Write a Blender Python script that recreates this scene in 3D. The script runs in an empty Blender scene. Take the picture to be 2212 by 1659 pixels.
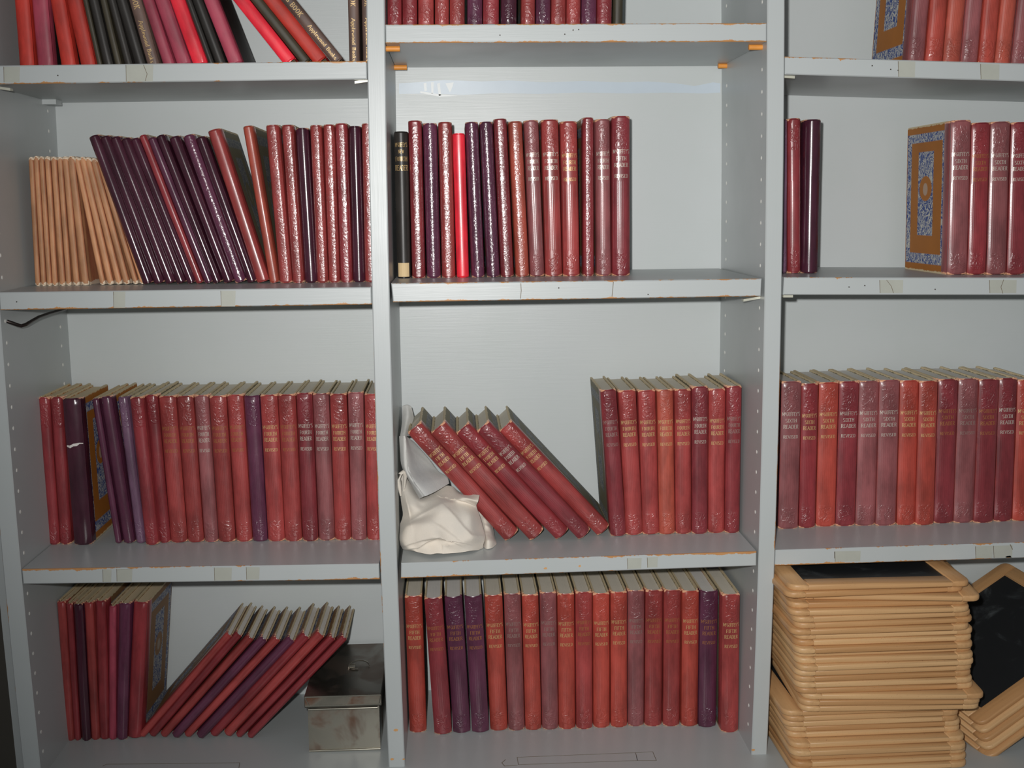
import bpy, math, random
from mathutils import Vector, Matrix
random.seed(7)
SC = bpy.context.scene
COL = SC.collection

# ------------------------------------------------------------------ camera
ZO = 1.45                                   # camera height zero of the survey above the room floor
CAM = Vector((0.0762, -1.3349, 0.0055 + ZO))
YAW, PIT, ROL, FPX = 0.04799, 0.15294, -0.01077, 2458.65
_f = Vector((math.sin(YAW)*math.cos(PIT), math.cos(YAW)*math.cos(PIT), -math.sin(PIT)))
_r = Vector((math.cos(YAW), -math.sin(YAW), 0)); _u = _r.cross(_f)
RGT = math.cos(ROL)*_r + math.sin(ROL)*_u
UPV = -math.sin(ROL)*_r + math.cos(ROL)*_u
FWD = _f
cd = bpy.data.cameras.new('camera'); co = bpy.data.objects.new('camera', cd); COL.objects.link(co)
M = Matrix((RGT, UPV, -FWD)).transposed().to_4x4(); M.translation = CAM; co.matrix_world = M
cd.sensor_fit = 'HORIZONTAL'; cd.sensor_width = 36; cd.lens = FPX*36/2212
cd.clip_start = 0.02; cd.clip_end = 50
SC.camera = co

# ------------------------------------------------------------------ light: the camera's own flash and a dim room
W = bpy.data.worlds.new('room_light'); SC.world = W; W.use_nodes = True
bg = W.node_tree.nodes['Background']; bg.inputs[0].default_value = (0.93, 0.97, 1.0, 1); bg.inputs[1].default_value = 0.16
fl = bpy.data.lights.new('camera_flash', 'SPOT'); fo = bpy.data.objects.new('camera_flash', fl); COL.objects.link(fo)
fl.energy = 65; fl.shadow_soft_size = 0.011; fl.spot_size = math.radians(93); fl.spot_blend = 1.0; fl.color = (1.0, 0.985, 0.965)
fo.location = CAM + RGT*(-0.035) + UPV*0.04 + FWD*0.0
aim = Vector((0.31, 0.0, 1.46))
fo.rotation_euler = (aim - fo.location).to_track_quat('-Z', 'Y').to_euler()
vs = SC.view_settings
vs.view_transform = 'Standard'; vs.look = 'None'; vs.gamma = 1; vs.use_curve_mapping = False; vs.exposure = 0.0

# ------------------------------------------------------------------ photo geometry helpers
def ray(px, py): return FWD + RGT*((px-1106)/FPX) - UPV*((py-829.5)/FPX)
def at(px, py, Y):
    d = ray(px, py); return CAM + d*((Y-CAM.y)/d.y)
def pix(P):
    v = Vector(P)-CAM; k = v.dot(FWD); return 1106+FPX*v.dot(RGT)/k, 829.5-FPX*v.dot(UPV)/k
def lin(c):
    c /= 255.0
    return c/12.92 if c <= .04045 else ((c+.055)/1.055)**2.4
def rgb(r, g, b, k=1.0): return (lin(r)*k, lin(g)*k, lin(b)*k)

# ------------------------------------------------------------------ mesh helpers
class MB:
    def __init__(s): s.v = []; s.f = []
    def quad(s, a, b, c, d): 
        n = len(s.v); s.v += [tuple(a), tuple(b), tuple(c), tuple(d)]; s.f.append((n, n+1, n+2, n+3))
    def box(s, x0, x1, y0, y1, z0, z1):
        s.hexa([(x0,y0,z0),(x1,y0,z0),(x1,y1,z0),(x0,y1,z0)], [(x0,y0,z1),(x1,y0,z1),(x1,y1,z1),(x0,y1,z1)])
    def hexa(s, lo, hi):
        n = len(s.v); s.v += [tuple(p) for p in lo]+[tuple(p) for p in hi]
        s.f += [(n+3,n+2,n+1,n), (n+4,n+5,n+6,n+7)] + [(n+i, n+(i+1) % 4, n+4+(i+1) % 4, n+4+i) for i in range(4)]
    def loft(s, rings, close=True, caps=True):
        n = len(s.v); k = len(rings[0])
        for r in rings: s.v += [tuple(p) for p in r]
        for j in range(len(rings)-1):
            for i in range(k if close else k-1):
                a = n+j*k+i; b = n+j*k+(i+1) % k; s.f.append((a, b, b+k, a+k))
        if caps:
            s.f.append(tuple(n+i for i in reversed(range(k)))); e = n+(len(rings)-1)*k; s.f.append(tuple(e+i for i in range(k)))
    def tube(s, pts, r, seg=8, caps=True):
        pts = [Vector(p) for p in pts]; rings = []
        up = Vector((0.13, 0.21, 0.97))
        for i, p in enumerate(pts):
            t = (pts[min(i+1, len(pts)-1)]-pts[max(i-1, 0)]).normalized()
            a = t.cross(up).normalized(); b = t.cross(a)
            rr = r[i] if isinstance(r, (list, tuple)) else r
            rings.append([p+(a*math.cos(w)+b*math.sin(w))*rr for w in [2*math.pi*q/seg for q in range(seg)]])
        s.loft(rings, True, caps)
    def mesh(s, name, mat=None, sharp=None):
        me = bpy.data.meshes.new(name); me.from_pydata(s.v, [], s.f); me.update()
        if mat: me.materials.append(mat)
        if sharp is not None:
            me.polygons.foreach_set('use_smooth', [True]*len(me.polygons)); me.set_sharp_from_angle(angle=math.radians(sharp))
        return me
    def obj(s, name, mat=None, parent=None, sharp=None): return link(name, s.mesh(name, mat, sharp), parent)
def link(name, me, parent=None):
    o = bpy.data.objects.new(name, me); COL.objects.link(o)
    if parent: o.parent = parent
    return o
def empty(name, loc=(0,0,0), mat=None):
    o = bpy.data.objects.new(name, None); COL.objects.link(o); o.empty_display_size = .02
    if mat is not None: o.matrix_world = mat
    else: o.location = loc
    return o
def tag(o, label=None, cat=None, group=None, kind=None):
    if label: o['label'] = label
    if cat: o['category'] = cat
    if group: o['group'] = group
    if kind: o['kind'] = kind
    return o
def rounded(poly, r, seg=3):
    """round the corners of a 2D polygon; r may be a list"""
    out = []; n = len(poly)
    for i, p in enumerate(poly):
        ri = r[i] if isinstance(r, (list, tuple)) else r
        p = Vector(p); a = (Vector(poly[i-1])-p).normalized(); b = (Vector(poly[(i+1) % n])-p).normalized()
        if ri <= 0: out.append(tuple(p)); continue
        for k in range(seg+1):
            t = k/seg; q = p + a*ri*(1-t)**2 + b*ri*t**2; out.append(tuple(q))
    return out
def inset2(poly, d):
    cx = sum(p[0] for p in poly)/len(poly); cy = sum(p[1] for p in poly)/len(poly)
    w = max(abs(p[0]-cx) for p in poly); h = max(abs(p[1]-cy) for p in poly)
    return [(cx+(p[0]-cx)*(1-d/w), cy+(p[1]-cy)*(1-d/h)) for p in poly]

# ------------------------------------------------------------------ materials
class NT:
    def __init__(s, name):
        s.m = bpy.data.materials.new(name); s.m.use_nodes = True; s.t = s.m.node_tree; s.t.nodes.clear()
        s.out = s.t.nodes.new('ShaderNodeOutputMaterial'); s.b = s.t.nodes.new('ShaderNodeBsdfPrincipled'); s.t.links.new(s.b.outputs[0], s.out.inputs[0])
        s._tc = None
    def n(s, typ, **kw):
        nd = s.t.nodes.new(typ)
        for k, v in kw.items(): setattr(nd, k, v)
        return nd
    def put(s, sock, v):
        if hasattr(v, 'is_linked') or isinstance(v, bpy.types.NodeSocket): s.t.links.new(v, sock)
        else:
            if hasattr(sock.default_value, '__len__') and not hasattr(v, '__len__'): v = (v,)*len(sock.default_value)
            if hasattr(v, '__len__') and len(v) == 3 and len(sock.default_value) == 4: v = (*v, 1)
            sock.default_value = v
    def tc(s, which='Generated'):
        if s._tc is None: s._tc = s.n('ShaderNodeTexCoord')
        return s._tc.outputs[which]
    def sep(s, v):
        nd = s.n('ShaderNodeSeparateXYZ'); s.put(nd.inputs[0], v); return nd.outputs
    def math(s, op, a, b=0.0, c=None, clamp=False):
        nd = s.n('ShaderNodeMath', operation=op, use_clamp=clamp); s.put(nd.inputs[0], a); s.put(nd.inputs[1], b)
        if c is not None: s.put(nd.inputs[2], c)
        return nd.outputs[0]
    def scale(s, v, sc, rot=(0,0,0), loc=(0,0,0)):
        nd = s.n('ShaderNodeMapping'); s.put(nd.inputs[0], v); nd.inputs['Scale'].default_value = sc; nd.inputs['Rotation'].default_value = rot; nd.inputs['Location'].default_value = loc; return nd.outputs[0]
    def noise(s, v, sc=5.0, det=2.0, rough=.5, dist=0.0):
        nd = s.n('ShaderNodeTexNoise'); s.put(nd.inputs['Vector'], v); nd.inputs['Scale'].default_value = sc; nd.inputs['Detail'].default_value = det; nd.inputs['Roughness'].default_value = rough; nd.inputs['Distortion'].default_value = dist; return nd.outputs[0]
    def mix(s, f, a, b):
        nd = s.n('ShaderNodeMix', data_type='RGBA'); s.put(nd.inputs[0], f); s.put(nd.inputs[6], a); s.put(nd.inputs[7], b); return nd.outputs[2]
    def step(s, v, a, b):
        nd = s.n('ShaderNodeMapRange', interpolation_type='SMOOTHSTEP'); s.put(nd.inputs[0], v); s.put(nd.inputs[1], a); s.put(nd.inputs[2], b); return nd.outputs[0]
    def band(s, v, a, b, e=.005):
        return s.math('MULTIPLY', s.step(v, a-e, a+e), s.math('SUBTRACT', 1.0, s.step(v, b-e, b+e)))
    def bump(s, h, dist, strength=1.0):
        nd = s.n('ShaderNodeBump'); nd.inputs['Strength'].default_value = strength; nd.inputs['Distance'].default_value = dist; s.put(nd.inputs['Height'], h); s.t.links.new(nd.outputs[0], s.b.inputs['Normal'])
    def rnd(s): return s.n('ShaderNodeObjectInfo').outputs['Random']
    def set(s, base=None, rough=None, metal=None, spec=None, coat=None):
        for k, v in (('Base Color', base), ('Roughness', rough), ('Metallic', metal), ('Specular IOR Level', spec), ('Coat Weight', coat)):
            if v is not None: s.put(s.b.inputs[k], v)
        return s.m
PAINT = rgb(187, 192, 192); WOOD = rgb(208, 158, 104)
def paint(name, wear=None, tint=1.0, stroke='x', more=0.0):
    """old semi-gloss grey oil paint; wear = 'z' worn along horizontal edges, 'x' along vertical edges, of the front"""
    t = NT(name); ob = t.tc('Object'); g = t.sep(t.tc('Generated')); p = t.sep(ob)
    big = t.noise(ob, 9, 3, .6); fine = t.noise(t.scale(ob, (6, 60, 160) if stroke == 'x' else (160, 60, 6)), 3.0, 2, .6)
    base = t.mix(t.math('MULTIPLY', t.step(big, .35, .75), .35), tuple(c*tint for c in PAINT), tuple(c*tint*k for c, k in zip(PAINT, (.90, .93, .90))))
    if wear:
        e = g[2] if wear == 'z' else g[0]
        ed = t.math('MINIMUM', e, t.math('SUBTRACT', 1.0, e))
        nz = t.noise(t.scale(ob, (22, 1, 1) if wear == 'z' else (1, 1, 16)), 1.0, 5, .75)
        lim = t.math('MULTIPLY', t.math('SUBTRACT', nz, (.40 if wear == 'z' else .42)-more), .62)
        if wear == 'x': lim = t.math('MULTIPLY', lim, t.step(g[2], .62, .05))
        m = t.math('MULTIPLY', t.step(t.math('SUBTRACT', lim, ed), 0.0, .025), t.step(p[1], .004, .001))
        base = t.mix(m, base, t.mix(t.noise(ob, 60, 3), WOOD, rgb(174, 118, 72)))
    t.set(base, t.math('ADD', .30, t.math('MULTIPLY', big, .12)), spec=.5)
    t.bump(t.math('ADD', fine, t.math('MULTIPLY', t.noise(ob, 26, 3), .8)), .00016, .4)
    return t.m
M_PAINT = paint('grey_paint'); M_BACK = paint('grey_paint_back_brightened', None, 1.12); M_SHELF = paint('grey_paint_worn_shelf', 'z', .97); M_SHELF2 = paint('grey_paint_bare_edged_shelf', 'z', .97, 'x', .06); M_UPR = paint('grey_paint_worn_upright', 'x', .97, 'z')  # colour raised on back panels, lowered on fronts, to offset flash falloff
def simple(name, col, rough=.6, metal=0., spec=.5, var=.12, sc=40, bump=0.0):
    t = NT(name); ob = t.tc('Object')
    nz = t.noise(ob, sc, 4, .6)
    base = t.mix(nz, tuple(c*(1-var) for c in col), tuple(min(1, c*(1+var)) for c in col))
    t.set(base, rough, metal, spec)
    if bump: t.bump(nz, bump, .6)
    return t.m

def leather(name, col, emb='std', rough=.38, spec=.5, wear=(232, 170, 140), wamt=1.0, coat=.35):
    """book cloth / leather over a spine: Generated x = thickness, y = depth, z = height"""
    t = NT(name); G = t.tc('Generated'); g = t.sep(G); ob = t.tc('Object'); r = t.rnd()
    off = t.n('ShaderNodeVectorMath', operation='ADD'); t.put(off.inputs[0], ob)
    cmb = t.n('ShaderNodeCombineXYZ'); t.put(cmb.inputs[0], t.math('MULTIPLY', r, 7.3)); t.put(cmb.inputs[2], t.math('MULTIPLY', r, 3.1)); t.t.links.new(cmb.outputs[0], off.inputs[1])
    P = off.outputs[0]
    cl = t.noise(t.scale(P, (60, 60, 14)), 1.0, 4, .65)
    k = t.math('ADD', .86, t.math('MULTIPLY', r, .28))
    dk = t.mix(t.step(t.math('ADD', t.math('MULTIPLY', cl, .6), t.math('MULTIPLY', t.noise(t.scale(P, (30, 30, 18)), 1.0, 3, .6), .4)), .34, .66), tuple(c*.68 for c in col), tuple(min(1, c*1.25) for c in col))
    mul = t.n('ShaderNodeMix', data_type='RGBA', blend_type='MULTIPLY'); mul.inputs[0].default_value = 1
    t.put(mul.inputs[6], dk); t.t.links.new(k, mul.inputs[7]); base = mul.outputs[2]
    # rubbed head, tail and joints
    ez = t.math('MINIMUM', g[2], t.math('SUBTRACT', 1.0, g[2])); ex = t.math('MINIMUM', g[0], t.math('SUBTRACT', 1.0, g[0]))
    wn = t.noise(P, 170, 3, .7)
    wz = t.math('SUBTRACT', t.math('MULTIPLY', wn, .034*wamt), t.math('ADD', ez, t.math('MULTIPLY', ex, .045)))
    wm = t.step(wz, .0, .006)
    wx = t.math('MULTIPLY', t.step(t.math('SUBTRACT', t.math('MULTIPLY', t.noise(t.scale(P, (30, 30, 45)), 1., 3, .7), .16*wamt), ex), .04, .07), t.step(g[1], .55, .2))
    base = t.mix(t.math('MULTIPLY', wx, .35), base, rgb(170, 70, 60))
    base = t.mix(wm, base, rgb(*wear))
    t.set(base, t.math('ADD', rough-.08, t.math('MULTIPLY', cl, .16)), spec=spec)
    t.b.inputs['Coat Weight'].default_value = coat; t.b.inputs['Coat Roughness'].default_value = .2
    grain = t.noise(P, 900, 2, .6)
    h = t.math('MULTIPLY', grain, .10)
    if emb != 'plain':
        sw = t.noise(P, 85, 1.0, .45, 2.2)
        rid = t.step(t.math('ABSOLUTE', t.math('SUBTRACT', sw, .5)), .11, .01)
        if emb == 'std':
            zone = t.math('ADD', t.band(g[2], .80, .965, .008), t.band(g[2], .035, .145, .008))
            ribs = t.n('ShaderNodeTexWave', wave_type='BANDS', bands_direction='X'); t.put(ribs.inputs['Vector'], G); ribs.inputs['Scale'].default_value = 3.2; ribs.inputs['Distortion'].default_value = 0
            h = t.math('ADD', h, t.math('MULTIPLY', t.math('MULTIPLY', ribs.outputs['Fac'], t.band(g[2], .17, .60, .01)), .22))
        else:
            zone = t.band(g[2], .03, .97, .01)
            s2 = t.noise(t.scale(P, (1, 1, 1.6)), 150, 1.0, .45, 1.0); rid = t.math('ADD', t.math('MULTIPLY', rid, .6), t.math('MULTIPLY', t.step(s2, .46, .56), .55))
        zone = t.math('MULTIPLY', zone, t.step(ex, .10, .22))
        h = t.math('ADD', h, t.math('MULTIPLY', t.math('MULTIPLY', rid, zone), 1.0 if emb == 'std' else .5))
    t.bump(h, .00040, .75); t.t.links.new(t.b.inputs['Normal'].links[0].from_socket, t.b.inputs['Coat Normal'])
    return t.m
LE = {}
for nm, c, ro in (('red', (151, 60, 58), .38), ('orange', (168, 66, 54), .46), ('crimson', (138, 49, 54), .38), ('maroon', (128, 48, 54), .38), ('mauve', (138, 78, 80), .42),
                  ('purple', (92, 46, 68), .32), ('dark purple', (68, 30, 45), .27), ('violet', (108, 78, 100), .38), ('rust', (170, 76, 60), .48)):
    LE[nm] = leather('spine_cloth_'+nm.replace(' ', '_'), rgb(*c), 'std', ro, wear=(236, 176, 140) if nm not in ('dark purple', 'purple', 'violet') else (120, 70, 90), wamt=1.0 if nm not in ('dark purple', 'purple', 'violet') else .5)
    LE[nm+'*'] = leather('embossed_cloth_'+nm.replace(' ', '_'), rgb(*c), 'full', ro-.04, wamt=.9, coat=.7)
    LE[nm+'-'] = leather('smooth_cloth_'+nm.replace(' ', '_'), rgb(*c), 'plain', ro-.04, wamt=.7)
for nm, c, ro in (('bright red', (228, 44, 60), .36), ('scarlet', (206, 46, 48), .5), ('plum', (158, 62, 80), .5), ('black', (48, 45, 42), .42), ('olive black', (66, 60, 46), .5), ('brown', (98, 78, 70), .5), ('tan', (192, 138, 98), .55), ('vermilion', (186, 52, 40), .55)):
    LE[nm] = leather('cover_cloth_'+nm.replace(' ', '_'), rgb(*c), 'plain', ro, wear=(235, 215, 190) if nm == 'tan' else (210, 130, 110), wamt=1.9 if nm == 'tan' else .3, coat=.0 if nm != 'bright red' else .3)

def printed(name, ground, age=0.0):
    """printed paper side of a reader: scrollwork border and centre panel on a coloured ground. Generated y = depth, z = height"""
    t = NT(name); g = t.sep(t.tc('Generated')); ob = t.tc('Object'); y, z = g[1], g[2]
    def rect(y0, y1, z0, z1, e=.004): return t.math('MULTIPLY', t.band(y, y0, y1, e*1.5), t.band(z, z0, z1, e))
    border = t.math('SUBTRACT', rect(.02, .985, .055, .945), rect(.13, .88, .125, .885))
    panel = rect(.33, .70, .25, .82)
    ey = t.math('DIVIDE', t.math('SUBTRACT', y, .515), .15); ez = t.math('DIVIDE', t.math('SUBTRACT', z, .57), .085)
    rr = t.math('ADD', t.math('MULTIPLY', ey, ey), t.math('MULTIPLY', ez, ez)); oval = t.step(rr, 1.08, .92)
    sw = t.noise(t.scale(ob, (1, 1, .8)), 115, 2.0, .5, 2.6); scroll = t.step(t.math('ABSOLUTE', t.math('SUBTRACT', sw, .5)), .03, .075)
    inkd = t.mix(scroll, rgb(206, 204, 196), rgb(62, 84, 146))
    G = t.mix(t.noise(ob, 30, 4), tuple(c*.85 for c in ground), tuple(c*1.1 for c in ground))
    m = t.math('MAXIMUM', border, panel)
    base = t.mix(m, G, inkd)
    fy = t.math('DIVIDE', t.math('SUBTRACT', y, .52), .06); fz = t.math('DIVIDE', t.math('SUBTRACT', z, .565), .045)
    fig = t.step(t.math('ADD', t.math('MULTIPLY', fy, fy), t.math('MULTIPLY', fz, fz)), 1.1, .7)
    base = t.mix(oval, base, t.mix(t.math('MULTIPLY', fig, .55), tuple(c*1.05 for c in ground), rgb(196, 190, 180)))
    if age: base = t.mix(age, base, rgb(116, 116, 98))
    wn = t.noise(ob, 160, 3, .7); ed = t.math('MINIMUM', t.math('MINIMUM', z, t.math('SUBTRACT', 1., z)), t.math('SUBTRACT', 1.02, y))
    base = t.mix(t.step(t.math('SUBTRACT', t.math('MULTIPLY', wn, .03), ed), .0, .006), base, rgb(214, 196, 160))
    t.set(base, .62, spec=.3); t.bump(t.noise(ob, 300, 2), .0002, .3)
    return t.m
M_BOARD = {'orange': printed('printed_sides_orange', rgb(176, 110, 42)), 'grey': printed('printed_sides_grey', rgb(140, 124, 92), .62), 'dull': printed('printed_sides_dull', rgb(150, 104, 60), .25)}
def pages(name, c):
    t = NT(name); ob = t.tc('Object')
    st = t.noise(t.scale(ob, (2600, 1.5, 1.5)), 1.0, 2, .6); big = t.noise(ob, 45, 3)
    base = t.mix(st, tuple(k*.78 for k in c), tuple(min(1, k*1.12) for k in c)); base = t.mix(t.math('MULTIPLY', big, .35), base, tuple(k*.7 for k in c))
    t.set(base, .8, spec=.2); t.bump(st, .0003, .6); return t.m
M_PAGE = {'grey': pages('page_edges_grey', rgb(232, 224, 208)), 'pale': pages('page_edges_pale', rgb(236, 232, 226)), 'buff': pages('page_edges_buff', rgb(228, 208, 174))}
M_GILT = simple('gilt_lettering', rgb(218, 184, 128), .32, .35, .6, .35, 900)
M_GILTD = simple('dulled_gilt_lettering', rgb(164, 110, 66), .4, .2, .5, .4, 900)
M_SILV = simple('gilt_glint_lettering', rgb(226, 214, 200), .25, .45, .8, .35, 900)  # pale colour paints in the flash glint on gilt letters
M_SILVD = simple('faded_lettering', rgb(150, 128, 120), .35, .2, .6, .45, 900)
INK = {'g': M_GILT, 'd': M_GILTD, 's': M_SILV, 'f': M_SILVD}
M_LABEL = simple('paper_label', rgb(222, 196, 150), .7, bump=.0002)

# ------------------------------------------------------------------ lettering: slab-serif capitals drawn as strokes
GL = {}
def _g(ch, w, *st): GL[ch] = (w, st)
_g('A', .74, ('l', 0, 0, .37, 1), ('l', .37, 1, .74, 0), ('h', .16, .58, .34), ('s', 0, 0), ('s', .74, 0))
_g('B', .62, ('v', .1, 0, 1), ('h', 0, .5, 1), ('h', .1, .5, .52), ('h', 0, .5, 0), ('v', .54, .08, .46), ('v', .51, .58, .94))
_g('C', .62, ('c',)); _g('D', .68, ('v', .1, 0, 1), ('h', 0, .46, 1), ('h', 0, .46, 0), ('l', .46, 1, .62, .8), ('v', .6, .2, .8), ('l', .62, .2, .46, 0))
_g('E', .58, ('v', .1, 0, 1), ('h', 0, .56, 1), ('h', .1, .42, .52), ('h', 0, .56, 0)); _g('F', .56, ('v', .1, 0, 1), ('h', 0, .56, 1), ('h', .1, .42, .52), ('s', .1, 0))
_g('G', .68, ('c',), ('h', .4, .68, .44), ('v', .6, .06, .44)); _g('H', .72, ('v', .1, 0, 1), ('v', .62, 0, 1), ('h', .1, .62, .52), ('s', .1, 0), ('s', .1, 1), ('s', .62, 0), ('s', .62, 1))
_g('I', .3, ('v', .15, 0, 1), ('s', .15, 0), ('s', .15, 1)); _g('K', .66, ('v', .1, 0, 1), ('l', .1, .4, .58, 1), ('l', .24, .56, .62, 0), ('s', .1, 0), ('s', .1, 1), ('s', .6, 0), ('s', .58, 1))
_g('L', .56, ('v', .1, 0, 1), ('h', 0, .54, 0), ('s', .1, 1)); _g('M', .86, ('v', .1, 0, 1), ('v', .76, 0, 1), ('l', .1, 1, .43, .2), ('l', .43, .2, .76, 1), ('s', .1, 0), ('s', .76, 0))
_g('N', .72, ('v', .1, 0, 1), ('v', .62, 0, 1), ('l', .1, 1, .62, 0), ('s', .1, 0), ('s', .62, 1)); _g('O', .7, ('o',)); _g('P', .58, ('v', .1, 0, 1), ('h', 0, .46, 1), ('h', .1, .46, .48), ('v', .52, .52, .96), ('s', .1, 0))
_g('R', .66, ('v', .1, 0, 1), ('h', 0, .46, 1), ('h', .1, .46, .5), ('v', .52, .54, .96), ('l', .34, .5, .62, 0), ('s', .1, 0), ('s', .6, 0))
_g('S', .56, ('h', .08, .5, 1), ('v', .09, .56, .96), ('l', .08, .58, .48, .42), ('v', .47, .06, .44), ('h', .04, .48, 0)); _g('T', .62, ('v', .31, 0, 1), ('h', 0, .62, 1), ('s', .31, 0))
_g('U', .7, ('v', .1, .12, 1), ('v', .6, .12, 1), ('h', .16, .54, 0), ('s', .1, 1), ('s', .6, 1)); _g('V', .7, ('l', 0, 1, .35, 0), ('l', .35, 0, .7, 1), ('s', .04, 1), ('s', .66, 1))
_g('W', .96, ('l', 0, 1, .26, 0), ('l', .26, 0, .48, .9), ('l', .48, .9, .7, 0), ('l', .7, 0, .96, 1)); _g('X', .68, ('l', .02, 0, .66, 1), ('l', .02, 1, .66, 0), ('s', .06, 0), ('s', .62, 0), ('s', .06, 1), ('s', .62, 1))
_g('Y', .68, ('l', 0, 1, .34, .46), ('l', .68, 1, .34, .46), ('v', .34, 0, .48), ('s', .34, 0)); _g("'", .2, ('v', .1, .72, 1)); _g(' ', .4)
_g('c', .42, ('v', .08, .5, .9), ('h', .08, .38, .92), ('h', .08, .38, .5))          # raised small c
_g('a', .5, ('v', .42, 0, .6), ('h', .1, .42, .6), ('h', .06, .42, .3), ('h', .06, .42, 0), ('v', .08, .02, .3)); _g('b', .5, ('v', .08, 0, 1), ('h', .08, .42, .6), ('h', .08, .42, 0), ('v', .42, .04, .56))
_g('d', .5, ('v', .42, 0, 1), ('h', .08, .42, .6), ('h', .08, .42, 0), ('v', .08, .04, .56)); _g('e', .5, ('v', .08, .04, .56), ('h', .08, .42, .6), ('h', .08, .42, .32), ('h', .08, .42, 0), ('v', .42, .32, .58))
_g('k', .5, ('v', .08, 0, 1), ('l', .1, .24, .42, .6), ('l', .18, .34, .46, 0)); _g('l', .26, ('v', .12, 0, 1), ('s', .12, 0)); _g('o', .5, ('v', .08, .06, .54), ('v', .42, .06, .54), ('h', .1, .4, .6), ('h', .1, .4, 0))
_g('p', .5, ('v', .08, -.35, .6), ('h', .08, .42, .6), ('h', .08, .42, 0), ('v', .42, .04, .56)); _g('s', .42, ('h', .06, .36, .6), ('v', .07, .32, .58), ('h', .06, .36, .3), ('v', .35, .02, .3), ('h', .04, .36, 0))
_g('w', .7, ('l', 0, .6, .2, 0), ('l', .2, 0, .35, .5), ('l', .35, .5, .5, 0), ('l', .5, 0, .7, .6))
def strokes(ch):
    out = []
    for st in GL[ch][1]:
        if st[0] == 'l':
            x0, z0, x1, z1 = st[1:]; wd = .065; out.append([(x0-wd, z0), (x0+wd, z0), (x1+wd, z1), (x1-wd, z1)])
        elif st[0] == 'v': x, a, b = st[1:]; out.append([(x-.075, a), (x+.075, a), (x+.075, b), (x-.075, b)])
        elif st[0] == 'h': a, b, z = st[1:]; z = min(max(z, .04), .96); out.append([(a, z-.045), (b, z-.045), (b, z+.045), (a, z+.045)])
        elif st[0] == 's': x, z = st[1:]; z = min(max(z, .035), .965); out.append([(x-.15, z-.035), (x+.15, z-.035), (x+.15, z+.035), (x-.15, z+.035)])
        else:
            full = st[0] == 'o'; w = GL['O' if full else 'C'][0]/2; n = 10
            a0, a1 = (0, 2*math.pi) if full else (math.radians(42), math.radians(318))
            P = [(math.cos(a0+(a1-a0)*i/n), math.sin(a0+(a1-a0)*i/n)) for i in range(n+1)]
            for i in range(n):
                (c0, s0), (c1, s1) = P[i], P[i+1]; k = .60
                out.append([(w+w*k*c0, .5+.40*s0), (w+w*c0, .5+.5*s0), (w+w*c1, .5+.5*s1), (w+w*k*c1, .5+.40*s1)])
    return out
def text_quads(s, width, height, track=.12):
    tot = sum(GL[c][0]+track for c in s)-track; k = width/tot; x = -width/2; out = []
    for c in s:
        for q in strokes(c): out.append([(x+p[0]*k, p[1]*height) for p in q])
        x += (GL[c][0]+track)*k
    return out

# ------------------------------------------------------------------ books
SPOW = [3.2]
def spine_y(x, hw, bulge, p=None):
    s = abs(max(-1., min(1., x/hw))); return bulge*s**(p or SPOW[0])
def spine_mesh(t, h, bulge, wrap, wob, mat):
    hw = t/2; mb = MB(); N = 10
    th = min(.0012, hw*.3)
    outer = [(-hw, wrap), (-hw, .0098), (-hw+min(.0011, hw*.2), .0074), (-hw+.0002, bulge+.0012)]
    outer += [(-hw*.985*math.cos(math.pi*i/N), spine_y(-hw*.985*math.cos(math.pi*i/N), hw, bulge)) for i in range(N+1)]
    outer += [(hw-.0002, bulge+.0012), (hw-min(.0011, hw*.2), .0074), (hw, .0098), (hw, wrap)]
    inner = []
    for (x, y) in outer:
        if y > .0095: inner.append((x-math.copysign(.0004, x), y))
        else: inner.append((x*(1-th/hw), y+th if y < bulge+.001 else y))
    prof = outer + inner[::-1]
    no = len(outer); rings = []
    zs = [0, .0007, .002] + [h*k for k in (.07, .14, .22, .30, .38, .46, .54, .60, .64, .68, .72, .76, .80, .85, .90, .95)] + [h-.002, h-.0007, h]
    for z in zs:
        ins = .0011 if z in (0, h) else (.0004 if z in (.0007, h-.0007) else 0.)
        w = wob(z/h); ring = []
        for i, (x, y) in enumerate(prof):
            arc = 4 <= i < no-4
            sag = 0.0
            if arc and (z <= .0007 or z >= h-.0007): sag = .0012*(1-(x/hw)**2)          # head cap dips in the middle
            zz = z + (sag if z < h/2 else -sag)
            ring.append((x*(1-ins/hw), y + (w if arc and i < no else 0) + (ins if i < no and y < .009 else 0), zz))
        rings.append(ring)
    mb.loft(rings, True, False)
    k = len(prof); base = 0; top = (len(rings)-1)*k
    for i in range(no-1):
        j = k-1-i
        mb.f.append((base+i+1, base+i, base+j, base+j-1)); mb.f.append((top+i, top+i+1, top+j-1, top+j))
    return mb.mesh('spine', mat, 40)
def board_mesh(t, h, dep, side, mat, y0=.0098):
    hw = t/2; bt = min(.0022, t*.16); a = hw-.0004; b = a-bt
    poly = rounded([(y0, 0), (dep, 0), (dep, h), (y0, h)], [0, .003, .003, 0], 2)
    mb = MB(); x0, x1 = (b, a) if side > 0 else (-a, -b)
    mb.loft([[(x0, p[0], p[1]) for p in poly], [(x1, p[0], p[1]) for p in poly]])
    if side < 0: pass
    me = mb.mesh('cover_board', mat); return me
BOOKS = []
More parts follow.
